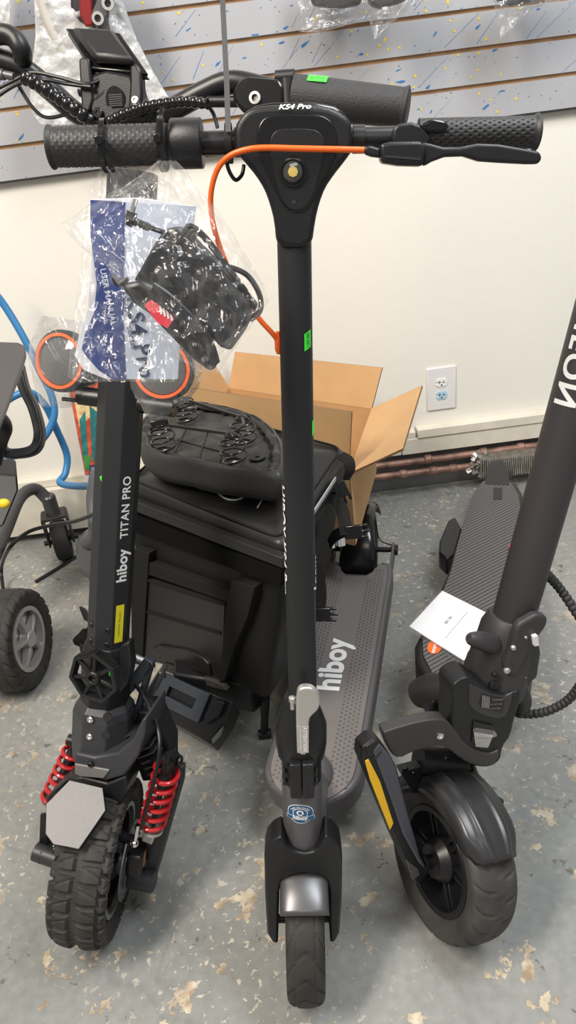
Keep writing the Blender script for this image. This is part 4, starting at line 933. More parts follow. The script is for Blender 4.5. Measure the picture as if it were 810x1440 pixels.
# springs/pivots behind
MB().tube([R_.at(588, 1068, -.02), R_.at(650, 1075, -.01)], .022, 20).build('pivot_barrel', BLACK, t)
MB().px(R_, [(560, 1082), (590, 1074), (604, 1092), (606, 1110), (578, 1112)], -.02, -.004, -.01).build('fender_bracket', BLACK, t, bev=.0015)
MB().px(R_, [(622, 1072), (640, 1070), (652, 1088), (660, 1110), (638, 1106)], -.02, -.004, -.01).build('fender_bracket', BLACK, t, bev=.0015)
for x, y in ((581, 1088), (570, 1082), (631, 1078), (628, 1068)): bolt(t, R_.at(x, y, -.002), R_.n, .0045, GLOSS)
# wheel
def street(ph, tt):
    h = 0; n = 22; row = ph/(2*PI)*n
    for s_ in (-1, 1):
        q = s_*tt
        if .08 < q < .85:
            fr_ = (row + (.5 if s_ > 0 else 0) - .9*(q-.1)**1.7) % 1
            h = min(h, -.0020*(1-sstep(.045, .11, abs(fr_-.5)))*sstep(.08, .14, q)*(1-sstep(.75, .85, q)))
    fr2 = (row*1.0+.3) % 1
    if abs(tt) < .10: h = min(h, -.0014*(1-sstep(.08, .16, abs(fr2-.5)))*(1-sstep(.04, .10, abs(tt-.02))))
    return h
tyre_obj(RW_, .118, .074, street, 480, 60, (0, 0, 0), .66, mat('worn_tyre_rubber', (.045, .042, .040), .68, bump=.25, bscale=500, mottle=.3, mscale=30), t, .8)
mb = MB(); mb.ring(RW_, .079, .070, -.030, .030, 's'); mb.lathe(RW_, [(.024, -.034), (.034, -.02), (.034, .02), (.024, .034)], 's', (0, 0, 0), 32)
for k in range(6):
    a = 2*PI*k/6+.2; d = RW_.n*cos(a)+RW_.u*sin(a); e = RW_.n*-sin(a)+RW_.u*cos(a)
    for q in (-.006, .006): mb.box(Fr(RW_.O+e*q, d, e), (0, 0, .052), (.0035, .034, .044))
mb.build('wheel_hub', SATIN, t, bev=.001)
# mudguard
mb = MB(); g = []
for i in range(35):
    a = -62+107*i/34; ph = rad(a); d = RW_.u*cos(ph)+RW_.n*sin(ph); rr = []
    for j in range(29):
        q = -1+2*j/28; x = .045*q
        prof = .010*cos(q*PI/2)**.8 + .0035*math.exp(-((q-.42)/.10)**2)*1 + .0035*math.exp(-((q+.42)/.10)**2) - (.018*max(0, abs(q)-.86)/.14)
        wv = 1 - .32*sstep(24, 46, a)**1.5
        rr.append(RW_.O + RW_.s*x*wv + d*(.1225+prof))
    g.append(rr)
mb.sheet(g); mb.build('mudguard', mat('satin_black_mudguard', (.026, .026, .028), .30), t, solid=.003, smooth=75)
# brake cable at right of the wheel
MB().tube(spline([R_.at(664, 1074, .0), R_.at(670, 1090, .0), R_.at(682, 1106, .0)], 6), .0042, 10).build('cable', BLACK, t)
MB().tube([R_.at(682, 1106, .0), R_.at(690, 1117, .0)], .0042, 10).build('cable_sleeve', ORANGE, t)
MB().tube(spline([R_.at(690, 1117, 0), R_.at(698, 1125, 0), R_.at(706, 1136, 0), R_.at(712, 1150, 0)], 6), .004, 10).tube([R_.at(694, 1122, .004), R_.at(704, 1128, .004)], .006, 10).build('cable', BLACK, t)
MB().px(R_, [(657, 1074), (664, 1076), (670, 1104), (662, 1100)], -.02, -.015, -.02).build('bracket_tab', LTSIL, t)
# deck
Z0 = .172
dk = [(660, 706), (668, 688), (680, 674), (692, 668), (712, 668), (726, 676), (735, 692), (738, 712), (736, 750), (740, 800), (748, 860), (753, 905), (748, 950), (733, 972), (690, 980), (640, 975), (596, 952), (584, 928), (583, 905), (606, 858), (630, 802), (642, 760)]
P = [atZ(x, y, Z0) for x, y in dk]
db = MB().prism([p - V((0, 0, .003)) for p in P], V((0, 0, -.055))).build('deck', BLACK, t, bev=.010, seg=4, smooth=60)
C0 = sum(P, V((0, 0, 0)))/len(P)
MB().prism([V((C0.x+(p.x-C0.x)*.92, C0.y+(p.y-C0.y)*.965, Z0-.004)) for p in P], V((0, 0, .004))).build('deck_mat', mat_stripe('ridged_deck_rubber', (.105, .10, .10), (.03, .03, .03), 34, rad(62)), db, bev=.001)
MB().prism([atZ(x, y, Z0+.001) for x, y in ((694, 686), (706, 686), (706, 702), (694, 702))], V((0, 0, .0006))).build('mat_window', INK, db)
q = [atZ(x, y, Z0) for x, y in ((680, 682), (684, 660), (690, 648), (709, 647), (716, 662), (718, 684))]
MB().prism([p+V((0, .0, .001)) for p in q] , V((0, .02, -.05))).build('tail_block', BLACK, t, bev=.006)
Ra = Fr(V((.605, 1.79, .078)), (0, 0, 1), (.93, -.36, 0))
tyre_obj(Ra, .075, .06, None, 72, 20, (0, 0, 0), .66, RUBBERD, t)
mb = MB(); g = []
for i in range(15):
    ph = rad(-20+100*i/14); d = Ra.u*cos(ph)-Ra.n*sin(ph) if False else Ra.u*cos(ph)+Ra.n*sin(ph)
    g.append([Ra.O+Ra.s*(.034*sin(q*PI/2))+d*(.080+.006*cos(q*PI/2)) for q in [-1+2*j/10 for j in range(11)]])
mb.sheet(g); mb.build('mudguard', BLACK, t, solid=.003)
P0, P1 = atZ(632, 800, .15), atZ(660, 706, .15)
text(MB(), 'CUNFON', .022, flatfn((P0+P1)/2+V((-.006, 0, .003)), P0-P1, V((0, 0, 1))+V((.2, -.2, 0))), .03, .001).build('lettering', WHITE, t, smooth=0)
# orange badge
bd = atZ(611, 910, Z0+.001); mb = MB(); f = Fr(bd, (.38, .92, 0), (.92, -.38, 0)); mb.lathe(f, [(.016, 0), (.016, .0006)], 'n', (0, 0, 0), 32, 1.25, .85); ob = mb.build('round_badge', ORANGE, db)
text(MB(), 'CUNFON', .0085, flatfn(bd+V((0, 0, .0008)), -f.u, f.s), .03, .0002).build('lettering', WHITE, ob, smooth=0)
# kickstand folded at the left side
KP = [atZ(x, y, .12) for x, y in ((640, 726), (630, 732), (618, 760), (617, 776), (628, 786), (640, 780), (650, 745))]
MB().prism(KP, V((0, 0, -.05))).build('kickstand', BLACK, t, bev=.005)
MB().tube([atZ(719, 768, .185), atZ(721, 774, .17)], .006, 10).build('side_light', REDLAB, t)
# front of deck joins the steering tube
MB().tube([atZ(668, 950, .14), R_.p(0, -.03, -.12), R_.p(0, -.02, -.07)], [.036, .034, .036], 24).build('neck_base', CHAR, t)
MB().tube(spline([atD(728, 962, 1.03), atD(736, 985, 1.05), atD(730, 1000, 1.07)], 6), .012, 14).build('cable_boss', CHAR, t)
# braided cable loops out of the frame on the right
cp = [atD(728, 1003, 1.06), atD(748, 1004, 1.06), atD(775, 998, 1.05), atD(805, 978, 1.03), atD(828, 935, 1.00), atD(826, 890, .99), atD(806, 855, .99), atD(786, 826, .99), atD(770, 808, .98), atD(756, 790, .97), atD(742, 778, .95)]
beads(cp, .0068, 'braided_cable', t, mat('braided_sleeve', (.022, .022, .022), .6), .0075)

# paper manual on the right deck
t = thing('paper_manual', atZ(630, 880, Z0+.002), 'white paper manual in a clear sleeve lying on ridged deck of right scooter', 'manual')
pp = [(622, 832), (690, 866), (662, 936), (576, 882)]
q = [atZ(x, y, Z0+.007) for x, y in pp]
MB().prism(q, V((0, 0, .0025))).build('booklet', PAPER, t, label='white booklet')
mid = sum(q, V((0, 0, 0)))/4; X = (q[1]-q[0]).normalized(); Y = (q[0]-q[3]).normalized()
tx = (q[0]+q[3])/2-(q[1]+q[2])/2
text(MB(), 'RS 100', .009, flatfn(mid+V((0, 0, .003))-X*.012, Y*-1, X), .01, .0003).build('lettering', mat('grey_ink', (.12, .12, .13), .6), t, smooth=0)
text(MB(), 'User Manual / Please scan for instruction / Manual / App', .0042, flatfn(mid+V((0, 0, .003))+X*.010, Y*-1, X), 0, .0003).build('lettering', mat('grey_ink', (.12, .12, .13), .6), t, smooth=0)
g = []
pl2 = [(620, 829), (696, 867), (664, 944), (570, 884)]; w_ = [atZ(x, y, Z0+.012) for x, y in pl2]
for i in range(13):
    g.append([(w_[0].lerp(w_[1], i/12)).lerp(w_[3].lerp(w_[2], i/12), j/12)+V((0, 0, .0025*noise.noise(V((i*.7, j*.7, 2))))) for j in range(13)])
MB().sheet(g).build('clear_sleeve', FILM, t, smooth=60)
# ------------------------------------------------------------------ delivery bag on the left scooter's deck
ZT = .535
FR_, BR_ = atZ(399, 776, ZT), atZ(488, 640, ZT+.01)
dirx = (atZ(190, 690, ZT)-FR_).normalized(); WID = .40
FL_ = FR_ + dirx*WID; BL_ = FL_ + (BR_-FR_)*1.0
FRb = atZ(376, 985, .195); FLb = FRb + dirx*(WID*.93); BRb = FRb + (BR_-FR_)*.9; BLb = FLb + (BR_-FR_)*.9
for q in (FRb, FLb, BRb, BLb): q.z = .192
t = thing('delivery_bag', (FRb+BLb)/2, 'large black insulated delivery bag with velcro flap and webbing straps', 'bag')
def shell(nr, nc, fn): return [[fn(i/(nr-1), j/(nc-1)) for j in range(nc)] for i in range(nr)]
Cin = (FL_+FR_+BL_+BR_)/4
# body: rounded soft box, slightly bulging and creased
cor_t = [FL_, FR_, BR_, BL_]; cor_b = [FLb, FRb, BRb, BLb]
def ringpts(cs, n=14, rr=.14):
    out = []
    for k in range(4):
        a, b, c = cs[k-1], cs[k], cs[(k+1) % 4]
        p0 = b.lerp(a, rr*.5); p1 = b.lerp(c, rr*.5)
        for i in range(5): s = i/4; out.append(p0.lerp(b, s).lerp(b.lerp(p1, s), s))
        p2 = c.lerp(b, rr*.5)
        for i in range(1, n): out.append(p1.lerp(p2, i/n))
    return out
rs = []; NV = 26
for i in range(NV+1):
    v_ = i/NV; cs = [cor_t[k].lerp(cor_b[k], v_) for k in range(4)]; cc = sum(cs, V((0, 0, 0)))/4; row = []
    for p in ringpts(cs):
        d = (p-cc); d.z = 0; bulge = .006*sin(PI*v_) + .004*noise.noise(p*14); row.append(p + d.normalized()*bulge)
    rs.append(row)
MB().rings(rs).build('body', FABRIC, t, bev=.004)
# lid with an overhanging rim
rs = []
for z_, k in ((-.030, 1.012), (-.004, 1.018), (.008, 1.012), (.014, .98), (.016, .6)):
    row = []
    for p in ringpts(cor_t): q = Cin+(p-Cin)*k; q.z = p.z+z_ + .003*noise.noise(p*9); row.append(q)
    rs.append(row)
LX = (FR_-FL_).normalized(); LY = (BR_-FR_).normalized()
lid = MB().rings(rs).build('lid', VINYL, t, smooth=60)
# piping seams on the lid
for inset, r_ in ((.955, .0022),):
    P = [Cin+(p-Cin)*inset+V((0, 0, .0165)) for p in ringpts(cor_t)]; MB().tube(P, r_, 8, closed=True).build('piping', FABRIC, lid)
# front face frame
FF = plane3(FL_, FR_, FLb)
if FF.n.dot(CAM-FF.O) < 0: FF.n = -FF.n
def onf(pts, off): o = FF.O+FF.n*off; return [CAM+ray(x, y)*((o-CAM).dot(FF.n)/ray(x, y).dot(FF.n)) for x, y in pts]
def fp(pts, o0, o1, nm, m, bev=.0015, par=None): q = onf(pts, o1); return MB().prism(q, FF.n*(o0-o1)).build(nm, m, par or t, bev=bev)
B0 = .012
fl = fp([(150, 690), (396, 785), (398, 800), (150, 704)], B0-.01, B0+.006, 'flap_hem', VINYL)
fp([(150, 712), (396, 802), (394, 826), (150, 734)], B0-.01, B0+.004, 'velcro_strip', VELCRO)
fp([(150, 770), (325, 832), (324, 849), (150, 788)], B0-.01, B0+.006, 'webbing_band', WEB)
fp([(188, 772), (209, 778), (205, 846), (200, 930), (185, 925), (184, 850)], B0-.01, B0+.009, 'carry_strap', WEB)
fp([(325, 816), (358, 826), (348, 868), (330, 910), (316, 958), (308, 962), (313, 900), (318, 850)], B0-.01, B0+.009, 'carry_strap', WEB)
fp([(206, 815), (316, 850), (312, 958), (196, 925)], B0-.01, B0+.004, 'pocket', VINYL)
fp([(205, 858), (310, 889), (310, 893), (205, 862)], B0, B0+.006, 'pocket_seam', WEB, .0005)
fp([(206, 814), (316, 849), (316, 853), (206, 818)], B0, B0+.007, 'pocket_seam', WEB, .0005)
fp([(222, 908), (262, 915), (284, 925), (293, 934), (296, 950), (214, 925), (213, 912)], B0, B0+.010, 'zip_tab', VINYL, .002)
fp([(228, 934), (300, 958), (312, 963), (318, 972), (302, 968), (226, 942)], B0, B0+.012, 'hem_tape', mat('brown_black_tape', (.045, .038, .032), .7))
# side panel pieces on the right
SF = plane3(FR_, BR_, FRb)
if SF.n.dot(V((1, -.3, 0))) < 0: SF.n = -SF.n
a_, b_ = FR_ + V((0, 0, -.0)), BR_
pth = [a_.lerp(b_, s)+SF.n*(.010)+V((0, 0, .004)) for s in (.08, .3, .5, .7)]
MB().strap(pth, .012, .0016, V((0, 0, 1))).build('white_piping', mat('white_piping_cord', (.42, .42, .42), .5), t)
MB().strap([p+SF.n*.003 for p in pth], .003, .0016, V((0, 0, 1))).build('piping', FABRIC, t)
# straps with side release buckles
def buckle(P, f, nm='buckle'):
    b = MB(); b.box(f, (0, 0, 0), (.030, .008, .024)); b.box(f, (-.017, 0, .010), (.016, .006, .005)); b.box(f, (-.017, 0, -.010), (.016, .006, .005)); b.box(f, (-.019, 0, 0), (.018, .005, .005))
    return b.build(nm, GLOSS, t, bev=.0018)
s1 = spline([atD(452, 700, 1.30), atD(468, 700, 1.28), atD(480, 715, 1.26), atD(485, 735, 1.25), atD(487, 752, 1.25)], 6)
MB().strap(s1, .022, .002, V((.6, .3, .5))).build('side_strap', WEB, t)
MB().strap(spline([atD(463, 765, 1.30), atD(470, 755, 1.28), atD(482, 748, 1.26), atD(492, 746, 1.25)], 6), .020, .002, V((.2, .2, 1))).build('side_strap', WEB, t)
buckle(None, Fr(atD(497, 748, 1.25), V((0, .35, .94)), V((-.95, .2, 0))))
s2 = spline([atD(478, 640, 1.30), atD(490, 648, 1.28), atD(492, 662, 1.28), atD(486, 675, 1.29)], 6)
MB().strap(s2, .020, .002, V((.7, .3, .2))).build('side_strap', WEB, t)
buckle(None, Fr(atD(479, 688, 1.28), V((.7, .1, .2)), V((.1, .3, .9))))
s3 = spline([atD(442, 795, 1.22), atD(448, 820, 1.22), atD(449, 845, 1.22), atD(446, 862, 1.22)], 6)
MB().strap(s3, .024, .002, V((.7, .2, .4))).build('side_strap', WEB, t)
buckle(None, Fr(atD(452, 864, 1.215), V((.1, .3, .9)), V((-1, .1, .1))))
MB().strap(spline([atD(116, 862, 1.28), atD(124, 868, 1.26), atD(128, 884, 1.25), atD(120, 896, 1.26), atD(112, 905, 1.27), atD(120, 916, 1.26), atD(132, 908, 1.24)], 6), .026, .004, V((0, 0, 1))).build('shoulder_strap', WEB, t)
# logo on the lid
lp = atZ(328, 672, ZT+.017); MB().tube([p for p in [atZ(328+27*cos(a), 677+26*sin(a)*1.0, ZT+.0172) for a in [rad(20+140*i/20) for i in range(21)]]], .0016, 6).build('printed_logo', WHITE, lid)
for x0, y0, x1, y1 in ((376, 690, 362, 714), (371, 692, 366, 700), (306, 694, 312, 686)):
    a, b_ = atZ(x0, y0, ZT+.0172), atZ(x1, y1, ZT+.0172); MB().tube([a, b_], .0011, 6).build('printed_logo', WHITE, lid)

# ------------------------------------------------------------------ upturned sprung saddle on the bag
ZR = ZT+.092
t = thing('bicycle_saddle', atZ(292, 640, ZT+.02), 'black wide sprung saddle lying upside down on top of delivery bag', 'saddle')
ro = [(192, 604), (200, 588), (222, 572), (255, 563), (290, 565), (325, 572), (358, 583), (382, 600), (396, 620), (400, 642), (397, 660), (385, 666), (350, 662), (300, 656), (255, 646), (218, 638), (196, 625)]
Pr = spline([atZ(x, y, ZR) for x, y in ro] + [atZ(*ro[0], ZR)], 5)[:-1]; cm = sum(Pr, V((0, 0, 0)))/len(Pr)
rs = []
for k, dz in ((.90, -.012), (.955, .001), (1.0, -.002), (1.02, -.015), (1.0, -.040), (.94, -.055), (.80, -.064), (.4, -.067)):
    rs.append([cm+(p-cm)*k+V((0, 0, dz+.002*noise.noise(p*40+V((k*3, 0, 0))))) for p in Pr])
MB().rings(rs, caps=False).build('padded_shell', mat('matt_black_vinyl', (.030, .029, .030), .45, bump=.2, bscale=60), t, smooth=70)
MB().prism([cm+(p-cm)*.915+V((0, 0, -.012)) for p in Pr], V((0, 0, -.010))).build('base_board', FELT, t)
mb = MB(); rn = random.Random(4)
g = []
for i, p in enumerate(Pr):
    k0 = .80+.05*rn.random(); g.append([cm+(p-cm)*.955+V((0, 0, .0)), cm+(p-cm)*(.5*(k0+.955))+V((0, 0, -.004+.005*rn.random())), cm+(p-cm)*k0+V((0, 0, -.008+.006*rn.random()))])
g.append(g[0]); mb.sheet(g); mb.build('folded_cover_edge', VINYL, t, solid=.001, smooth=50)
mb = MB()
for (x0, y0, x1, y1) in ((262, 600, 240, 648), (292, 604, 276, 655), (318, 612, 306, 658), (250, 618, 330, 640)):
    a, b_ = atZ(x0, y0, ZR-.010), atZ(x1, y1, ZR-.010); mb.tube([a, b_], .0018, 6)
mb.build('board_rib', FELT, t)
ZC = ZR-.012
for (x, y, h, m_) in ((233, 636, .052, 'screw'), (331, 652, .052, ''), (345, 625, .050, ''), (264, 594, .046, '')):
    c = atZ(x, y, ZC); hx = helix(c, c+V((0, 0, h)), .0190, 3.2, 28)
    n_ = len(hx); hx = [c+V((0, 0, (p-c).z)) + V(((p-c).x, (p-c).y, 0))*(1.15-.55*abs(2*i/(n_-1)-1)**3*.6) for i, p in enumerate(hx)]
    sp = MB().tube(hx, .0017, 10).build('coil_spring', GLOSS, t)
    MB().tube([c+V((0, 0, h-.002)), c+V((0, 0, h+.001)), c+V((0, 0, h+.006))], [.011, .011, .004], 18).build('spring_cap', GLOSS, sp)
    MB().tube([c, c+V((0, 0, .003)), c+V((0, 0, .005))], [.0052, .0052, .002], 12).build('screw', CHROME, sp)
def zt(x, y, z=ZC+.054): return atZ(x, y, z)
tops = [atZ(233, 636, ZC)+V((0, 0, .054)), atZ(331, 652, ZC)+V((0, 0, .054)), atZ(345, 625, ZC)+V((0, 0, .052)), atZ(264, 594, ZC)+V((0, 0, .048))]
MB().tube([tops[0], tops[1]], .0028, 10).build('saddle_rail', GLOSS, t)
MB().tube([tops[3], tops[2]], .0028, 10).build('saddle_rail', GLOSS, t)
MB().tube(spline([tops[1], tops[1].lerp(tops[2], .5)+V((.012, -.004, 0)), tops[2]], 6), .0028, 10).build('saddle_rail', GLOSS, t)
cc = tops[0].lerp(tops[3], .5)
MB().tube([tops[0]+V((0, 0, .002)), tops[3]+V((0, 0, .002))], .0035, 10).build('clamp_bar', GLOSS, t)
MB().box(Fr(tops[0]+V((0, 0, .004)), (0, 0, 1), (1, .1, 0)), (0, 0, 0), (.03, .016, .012)).build('clamp', GLOSS, t, bev=.002)
c = atZ(362, 644, ZR-.009); MB().lathe(Fr(c, (0, 0, 1), (1, 0, 0)), [(.013, -.003), (.013, .002), (.004, .002), (.003, -.001)], 'u', (0, 0, 0), 28).build('round_boss', BLACK, t)

# ------------------------------------------------------------------ open cardboard box
ZB = .43
bfr, bbr = atZ(491, 667, ZB), atZ(523, 575, ZB)
bbl = atZ(322, 546, ZB); bfl = bfr + (bbl-bbr)
t = thing('cardboard_box', (bfr+bbl)/2, 'open brown cardboard box with raised flaps behind the black delivery bag', 'box')
TH = .0045
def panel(nm, q, lab=None):
    n = (q[1]-q[0]).cross(q[3]-q[0]).normalized(); b = MB(); b.prism([p-n*TH/2 for p in q], n*TH)
    b.mi = [0, 0]+[1]*4; return b.build(nm, [CARD, CARDE], t, smooth=0, label=lab)
ZD = .252
dn = lambda p: V((p.x, p.y, ZD))
panel('back_wall', [bbl, bbr, dn(bbr), dn(bbl)]); panel('front_wall', [bfl, bfr, dn(bfr), dn(bfl)]); panel('side_wall', [bfr, bbr, dn(bbr), dn(bfr)]); panel('side_wall', [bfl, bbl, dn(bbl), dn(bfl)])
panel('bottom', [dn(bfl), dn(bfr), dn(bbr), dn(bbl)])
# flaps: corners found along the photo's rays at the distance of the hinge
def atP(x, y, A, n): d = ray(x, y); return CAM + d*((A-CAM).dot(n)/d.dot(n))
nb = V((.05, -1, -.05)); nb = ((bbr-bbl).cross(V((0, .35, .94)))).normalized()
panel('flap', [bbl, bbr, atP(538, 517, bbr, nb), bbl+(atP(538, 517, bbr, nb)-bbr)])
nf = ((bfr-bfl).cross(V((0, -.05, 1)))).normalized(); fe = atP(495, 579, bfr, nf)
panel('flap', [bfl, bfr, fe, bfl+(fe-bfr)])
h = (bbr-bfr); out = V((.62, -.05, .36)); ns = h.cross(out).normalized()
panel('flap', [bfr, bbr, atP(594, 543, bbr, ns), atP(567, 632, bbr, ns)])
nl = h.cross(V((-.5, 0, .8))).normalized(); pl_ = bbl.lerp(bfl, 0)
panel('flap', [bfl, bbl, bbl+V((-.05, -.01, .13)), bfl+V((-.05, -.01, .13))])
s_ = MB(); c = dn(bfr)+V((-.03, -.004, .035))
for i, (a, w_) in enumerate(((0, .010), (.016, .004), (.024, .010))): s_.box(Fr(c, (0, 0, 1), (1, .15, 0)), (a-.02, .0, -.02), (w_, .001, .022))
s_.build('printed_marks', WHITE, t, smooth=0)

# ------------------------------------------------------------------ power wheelchair at the left edge
t = thing('power_wheelchair', atZ(30, 950, 0), 'grey power wheelchair cut off by the left edge, with chunky tyre and rear castor', 'wheelchair')
WW = Fr(atZ(36, 953, 0)+V((0, 0, .118)), (0, 0, 1), (cos(rad(-8)), sin(rad(-8)), 0))
def chev(ph, tt):
    row = ph/(2*PI)*22; q = abs(tt); a = (row + .8*q + (.5 if tt > 0 else 0)) % 1
    h = -.003*(1-sstep(.08, .16, abs(a-.5)))*sstep(.25, .35, q)
    return min(h, -.003*(1-sstep(.03, .06, abs(q-.27))))
tyre_obj(WW, .118, .105, chev, 360, 44, (0, 0, 0), .60, RUBBER, t, .5)
mb = MB(); mb.ring(WW, .076, .066, .030, .047, 's'); mb.lathe(WW, [(.072, .02), (.072, .028)], 's', (0, 0, 0), 40); mb.build('rim', mat('alloy_rim', (.42, .41, .40), .35, .5), t)
mb = MB()
for k in range(5):
    a = 2*PI*k/5+.3
    for da in (-.16, .16):
        d = WW.n*cos(a+da)+WW.u*sin(a+da); e = WW.n*-sin(a+da)+WW.u*cos(a+da); mb.box(Fr(WW.O, d, e), (0, 0, .046), (.009, .010, .050))
for v in mb.v: pass
mbs = MB()
for k in range(5):
    a = 2*PI*k/5+.3; ss = []
    for (r, w_, h_) in ((.018, .010, .052), (.045, .012, .048), (.070, .020, .040)):
        d = WW.n*cos(a)+WW.u*sin(a); e = WW.n*-sin(a)+WW.u*cos(a); c = WW.O+d*r
        ss.append([c-e*w_/2+WW.s*.03, c-e*w_/2+WW.s*(h_-.003), c+WW.s*h_, c+e*w_/2+WW.s*(h_-.003), c+e*w_/2+WW.s*.03])
    mbs.rings(ss)
mbs.lathe(WW, [(.020, .03), (.020, .052), (.016, .055), (.010, .053)], 's', (0, 0, 0), 24); mbs.build('hub_spokes', mat('alloy_rim', (.42, .41, .40), .35, .5), t, bev=.001)
CS = Fr(atZ(94, 783, 0)+V((0, 0, .062)), (0, 0, 1), (cos(rad(14)), sin(rad(14)), 0))
tyre_obj(CS, .062, .046, lambda ph, tt: -.0015*(1-sstep(.04, .1, abs(abs(tt)-.3))), 120, 30, (0, 0, 0), .55, RUBBERD, t, .6)
MB().tube([CS.p(-.05, 0, 0), CS.p(.05, 0, 0)], .008, 12).build('axle', BLACK, t)
hx_, hy_ = CS.p(0, .01, .115), None
mb = MB()
for sg in (-1, 1): mb.prism([CS.p(sg*.032, -.018, -.01), CS.p(sg*.032, .018, -.01), CS.p(sg*.032, .034, .088), CS.p(sg*.032, -.030, .088)], CS.s*(.006*sg))
mb.box(CS, (0, .002, .088), (.070, .062, .010)); mb.build('castor_fork', mat('dark_castor_steel', (.05, .048, .045), .5, .4), t, bev=.002)
PH_ = CS.p(0, .0, .093)
MB().tube([PH_, PH_+V((0, 0, .055)), PH_+V((0, 0, .060))], [.021, .021, .017], 24).build('castor_stem', mat('grey_tube_metal', (.085, .085, .09), .35, .5), t)
D0 = (PH_+V((0, 0, .04))-CAM).dot(fwd)
MB().tube(spline([PH_+V((0, 0, .035)), atD(50, 688, D0*.99), atD(28, 700, D0*.96), atD(8, 745, D0*.90), atD(-15, 800, D0*.84), atD(-30, 840, D0*.82)], 8), .0175, 18).build('frame_tube', mat('grey_tube_metal', (.085, .085, .09), .35, .5), t)
MB().prism([atD(-20, 665, 1.75), atD(24, 668, 1.75), atD(26, 690, 1.75), atD(6, 738, 1.72), atD(-20, 760, 1.70)], V((-.03, .10, .0))).build('battery_tray', mat('black_tray', (.012, .012, .012), .5), t, bev=.005)
MB().ball(atD(5, 708, 1.62), .011, 10, (1.3, 1, 1)).build('yellow_cap', mat('yellow_cap', (.8, .55, .02), .4), t)
MB().prism([atD(-20, 478, 1.55), atD(26, 480, 1.62), atD(37, 486, 1.64), (atD(38, 500, 1.62)), atD(10, 575, 1.50), atD(0, 600, 1.45), atD(-20, 610, 1.43)], V((-.02, .012, -.03))).build('armrest_panel', mat('grey_brown_plastic', (.12, .11, .11), .45), t, bev=.006)
lp = spline([atD(26, 512, 1.70), atD(34, 545, 1.69), atD(48, 575, 1.68), atD(56, 610, 1.68), atD(48, 632, 1.67), atD(20, 638, 1.66), atD(2, 630, 1.65), atD(-10, 600, 1.65)], 8)
MB().strap(lp, .030, .022, fwd).build('armrest_support', BLACK, t, bev=.004)
MB().tube(spline([atD(-10, 650, 1.62), atD(-2, 620, 1.60), atD(4, 600, 1.56), atD(-8, 585, 1.55)], 6), .02, 14).build('pivot_joint', BLACK, t)
# black cables across the floor
t = thing('floor_cable', atZ(70, 795, .01), 'black cable looping from the wheelchair past the castor to the octagonal stem', 'cable')
MB().tube(spline([atZ(6, 838, .02), atZ(2, 800, .06), atY(14, 770, 1.6), atY(40, 748, 1.65), atY(75, 738, 1.62), atY(105, 733, 1.55), atY(135, 722, 1.42)], 8), .005, 10).build('cord', BLACK, t)
MB().tube(spline([atZ(50, 818, .006), atZ(80, 800, .006), atZ(105, 784, .006), atZ(135, 768, .006)], 8), .005, 10).build('cord', BLACK, t)
# blue air hose
t = thing('air_hose', atY(60, 600, 1.82), 'thick blue hose looping in front of white wall at the left', 'hose')
hp = [(-30, 385, 1.90), (5, 428, 1.90), (35, 478, 1.88), (55, 520, 1.86), (72, 555, 1.84), (76, 585, 1.82), (62, 615, 1.80), (35, 637, 1.78), (8, 640, 1.77), (-12, 622, 1.77), (-8, 588, 1.78), (12, 562, 1.79), (40, 552, 1.80), (62, 568, 1.82), (80, 605, 1.84), (94, 640, 1.85), (92, 665, 1.83), (84, 678, 1.80), (100, 683, 1.76), (135, 684, 1.65), (160, 686, 1.58)]
MB().tube(spline([atY(*q) for q in hp], 8), .0095, 16).build('hose', HOSE, t)
# generic colourful card leaning on the wall
t = thing('picture_card', atY(120, 690, 1.98), 'tall colourful printed card leaning on the wall behind the octagonal stem', 'card')
kq = [atY(94, 548, 2.02), atY(150, 520, 2.02), atY(150, 700, 1.965), atY(122, 700, 1.965), atY(118, 668, 1.975)]
nk = (kq[1]-kq[0]).cross(kq[4]-kq[0]).normalized()
if nk.y > 0: nk = -nk
MB().prism(kq, -nk*.006).build('card', mat('pale_card_border', (.62, .60, .58), .5), t, smooth=0)
def onk(pts, o=.001): c = kq[0]+nk*o; return [CAM+ray(x, y)*((c-CAM).dot(nk)/ray(x, y).dot(nk)) for x, y in pts]
for pts, col, nm in (([(98, 552), (146, 530), (146, 660), (120, 668)], (.62, .10, .045), 'a'), ([(104, 560), (140, 545), (140, 575), (112, 600)], (.85, .55, .28), 'b'), ([(112, 590), (120, 578), (124, 640), (116, 640)], (.03, .20, .20), 'c'), ([(126, 570), (138, 580), (138, 640), (130, 650)], (.03, .16, .15), 'c'), ([(116, 640), (128, 640), (126, 660), (121, 662)], (.05, .25, .06), 'd')):
    MB().prism(onk(pts, .001), nk*(.0006+.0006*'abcd'.index(nm))).build('colour_field', mat('card_colour_'+nm, col, .45, mottle=.35, mscale=60), t, smooth=0)
t2 = MB().prism(onk([(126, 655), (146, 650), (146, 700), (124, 696)], .004), nk*.001).build('blue_field', mat('card_colour_e', (.03, .04, .18), .45, mottle=.3, mscale=60), t, smooth=0)
# rounded grey canister
t = thing('grey_canister', atZ(132, 812, 0), 'rounded grey plastic canister with upright pipe mostly hidden behind the octagonal stem', 'canister')
c = atZ(150, 815, 0); c.z = .085; MB().ball(c, .082, 20, (.75, .9, 1)).build('body', DUSTY, t)
MB().tube(spline([c+V((-.02, -.02, .05)), atD(134, 750, 1.78), atD(131, 700, 1.76), atD(138, 660, 1.74)], 6), .017, 16).build('pipe', DUSTY, t)
